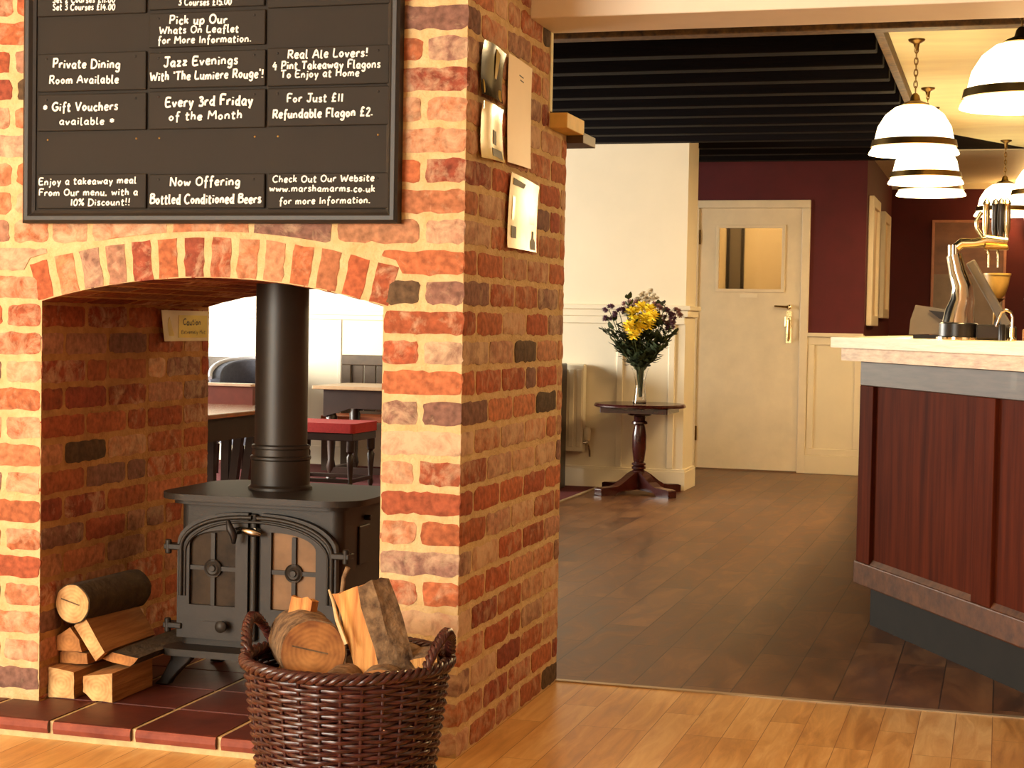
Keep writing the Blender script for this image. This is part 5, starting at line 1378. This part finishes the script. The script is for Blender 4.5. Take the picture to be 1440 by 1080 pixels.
bx0_, bx1_ = -4.72, -3.5
mb = MB(); mb.box(bx0_, bx1_, 11.50, 11.545, .76, .835).box(bx0_, bx0_ + .075, 11.50, 11.545, 0, .76).box(bx1_ - .075, bx1_, 11.50, 11.545, 0, .76); mb.build('back_frame', GREYOAK, st2, bevel=.005)
x = bx0_ + .08; mb = MB()
while x < bx1_ - .10:
    mb.box(x, x + .088, 11.515, 11.53, .42, .76); x += .098
mb.build('back_boards', GREYOAK, st2, bevel=.003)
MB().box(bx0_, bx1_, 11.12, 11.5, .36, .40).build('seat', mat('orange_pine', (190, 96, 44), .5), st2, bevel=.005)
MB().box(bx0_, bx0_ + .05, 11.14, 11.19, 0, .36).build('leg', GREYOAK, st2); MB().box(bx1_ - .05, bx1_, 11.14, 11.19, 0, .36).build('leg', GREYOAK, st2)
lt = thing('dining_table', 'dark table with a pale polished top at the left of the fireplace opening', 'table', (-4.2, 7.9, 0))
lx0, lx1, ly0, ly1 = -4.75, -3.80, 7.25, 8.55
MB().box(lx0, lx1, ly0, ly1, .577, .602).build('tabletop', mat('polished_table_top', (150, 96, 60), .18, coat=.4), lt, bevel=.005)
mb = MB(); mb.box(lx0 + .05, lx1 - .05, ly0 + .05, ly1 - .05, .455, .577); mb.build('apron', MAHOGDK, lt)
for (xt, xb) in ((-4.12, -4.12), (-4.03, -4.03), (-3.955, -4.01), (-3.88, -3.945)):
    MB().beam((xt, 8.20, .455), (xb, 8.20, .0), .045, .04, up=(0, 1, 0)).build('leg', MAHOGDK, lt)
for x in (lx0 + .1,): MB().box(x, x + .06, ly1 - .15, ly1 - .09, 0, .455).build('leg', MAHOGDK, lt)
lb_ = thing('low_bench', 'red-brown high-sided bench with a pale top edge behind the left table', 'bench', (-4.6, 8.95, 0))
RB = mat('red_brown_timber', (120, 52, 36), .4, var=.12)
MB().box(-5.4, -4.2, 8.88, 8.93, .50, .69).build('back', RB, lb_)
MB().box(-5.4, -4.2, 8.86, 8.95, .69, .706).build('top_edge', mat('pale_edge', (226, 190, 160), .3), lb_, bevel=.003)
MB().box(-5.4, -4.2, 8.93, 9.28, .50, .54).build('seat', RB, lb_)
for x in (-5.36, -4.75): MB().box(x, x + .05, 8.88, 9.26, 0, .50).build('leg', RB, lb_)
def tub(acx, acy, upm, label):
  ac = thing('tub_armchair', label, 'armchair', (acx, acy, 0), 0, 'tub armchairs beyond the fireplace')
  mb = MB(); n_ = 22
  vi = []
  for j, (z_, f_) in enumerate(((.21, 1), (.45, 1), (.72, 1.02), (.80, 1.0))):
      for q in range(n_ + 1):
          a = -pi * .15 + 1.3 * pi * q / n_
          hgt = z_ if z_ < .6 else z_ - .14 * (abs(q / n_ - .5) * 2) ** 3
          vi.append((acx + .33 * f_ * cos(a), acy + .30 * f_ * sin(a), hgt))
  k_ = len(vi)
  vo = [(acx + (p[0] - acx) * .74, acy + (p[1] - acy) * .74, p[2]) for p in vi]
  fs = [(j * (n_ + 1) + q, j * (n_ + 1) + q + 1, (j + 1) * (n_ + 1) + q + 1, (j + 1) * (n_ + 1) + q) for j in range(3) for q in range(n_)]
  fs += [tuple(i_ + k_ for i_ in f_) for f_ in fs]
  for q in range(n_):
      fs.append((3 * (n_ + 1) + q, 3 * (n_ + 1) + q + 1, k_ + 3 * (n_ + 1) + q + 1, k_ + 3 * (n_ + 1) + q)); fs.append((q, q + 1, k_ + q + 1, k_ + q))
  for q in (0, n_):
      fs += [(j * (n_ + 1) + q, (j + 1) * (n_ + 1) + q, k_ + (j + 1) * (n_ + 1) + q, k_ + j * (n_ + 1) + q) for j in range(3)]
  mb.add(vi + vo, fs); mb.build('backrest', upm, ac, smooth=50, bevel=.012)
  MB().tube([Vector(vi[3 * (n_ + 1) + q]) + Vector((0, 0, .004)) for q in range(n_ + 1)], .018, 8).build('piping', PIPING, ac, smooth=60)
  mb = MB(); mb.lathe([(.001, .21), (.24, .21), (.245, .40), (.22, .43), (.001, .44)], (acx, acy - .02, 0), 28); mb.build('seat', upm, ac, smooth=40)
  for (x, y) in ((-.22, -.16), (.22, -.16), (-.2, .2), (.2, .2)): MB().lathe([(.014, 0), (.022, .21)], (acx + x, acy + y, 0), 12).build('leg', MAHOGDK, ac)

tub(-5.06, 10.75, BLUEUP, 'grey-blue tub armchair with pale piping beyond the left table')
tub(-5.66, 11.05, mat('taupe_upholstery', (104, 96, 88), .8, scale=60), 'taupe tub armchair standing left of the grey-blue one')
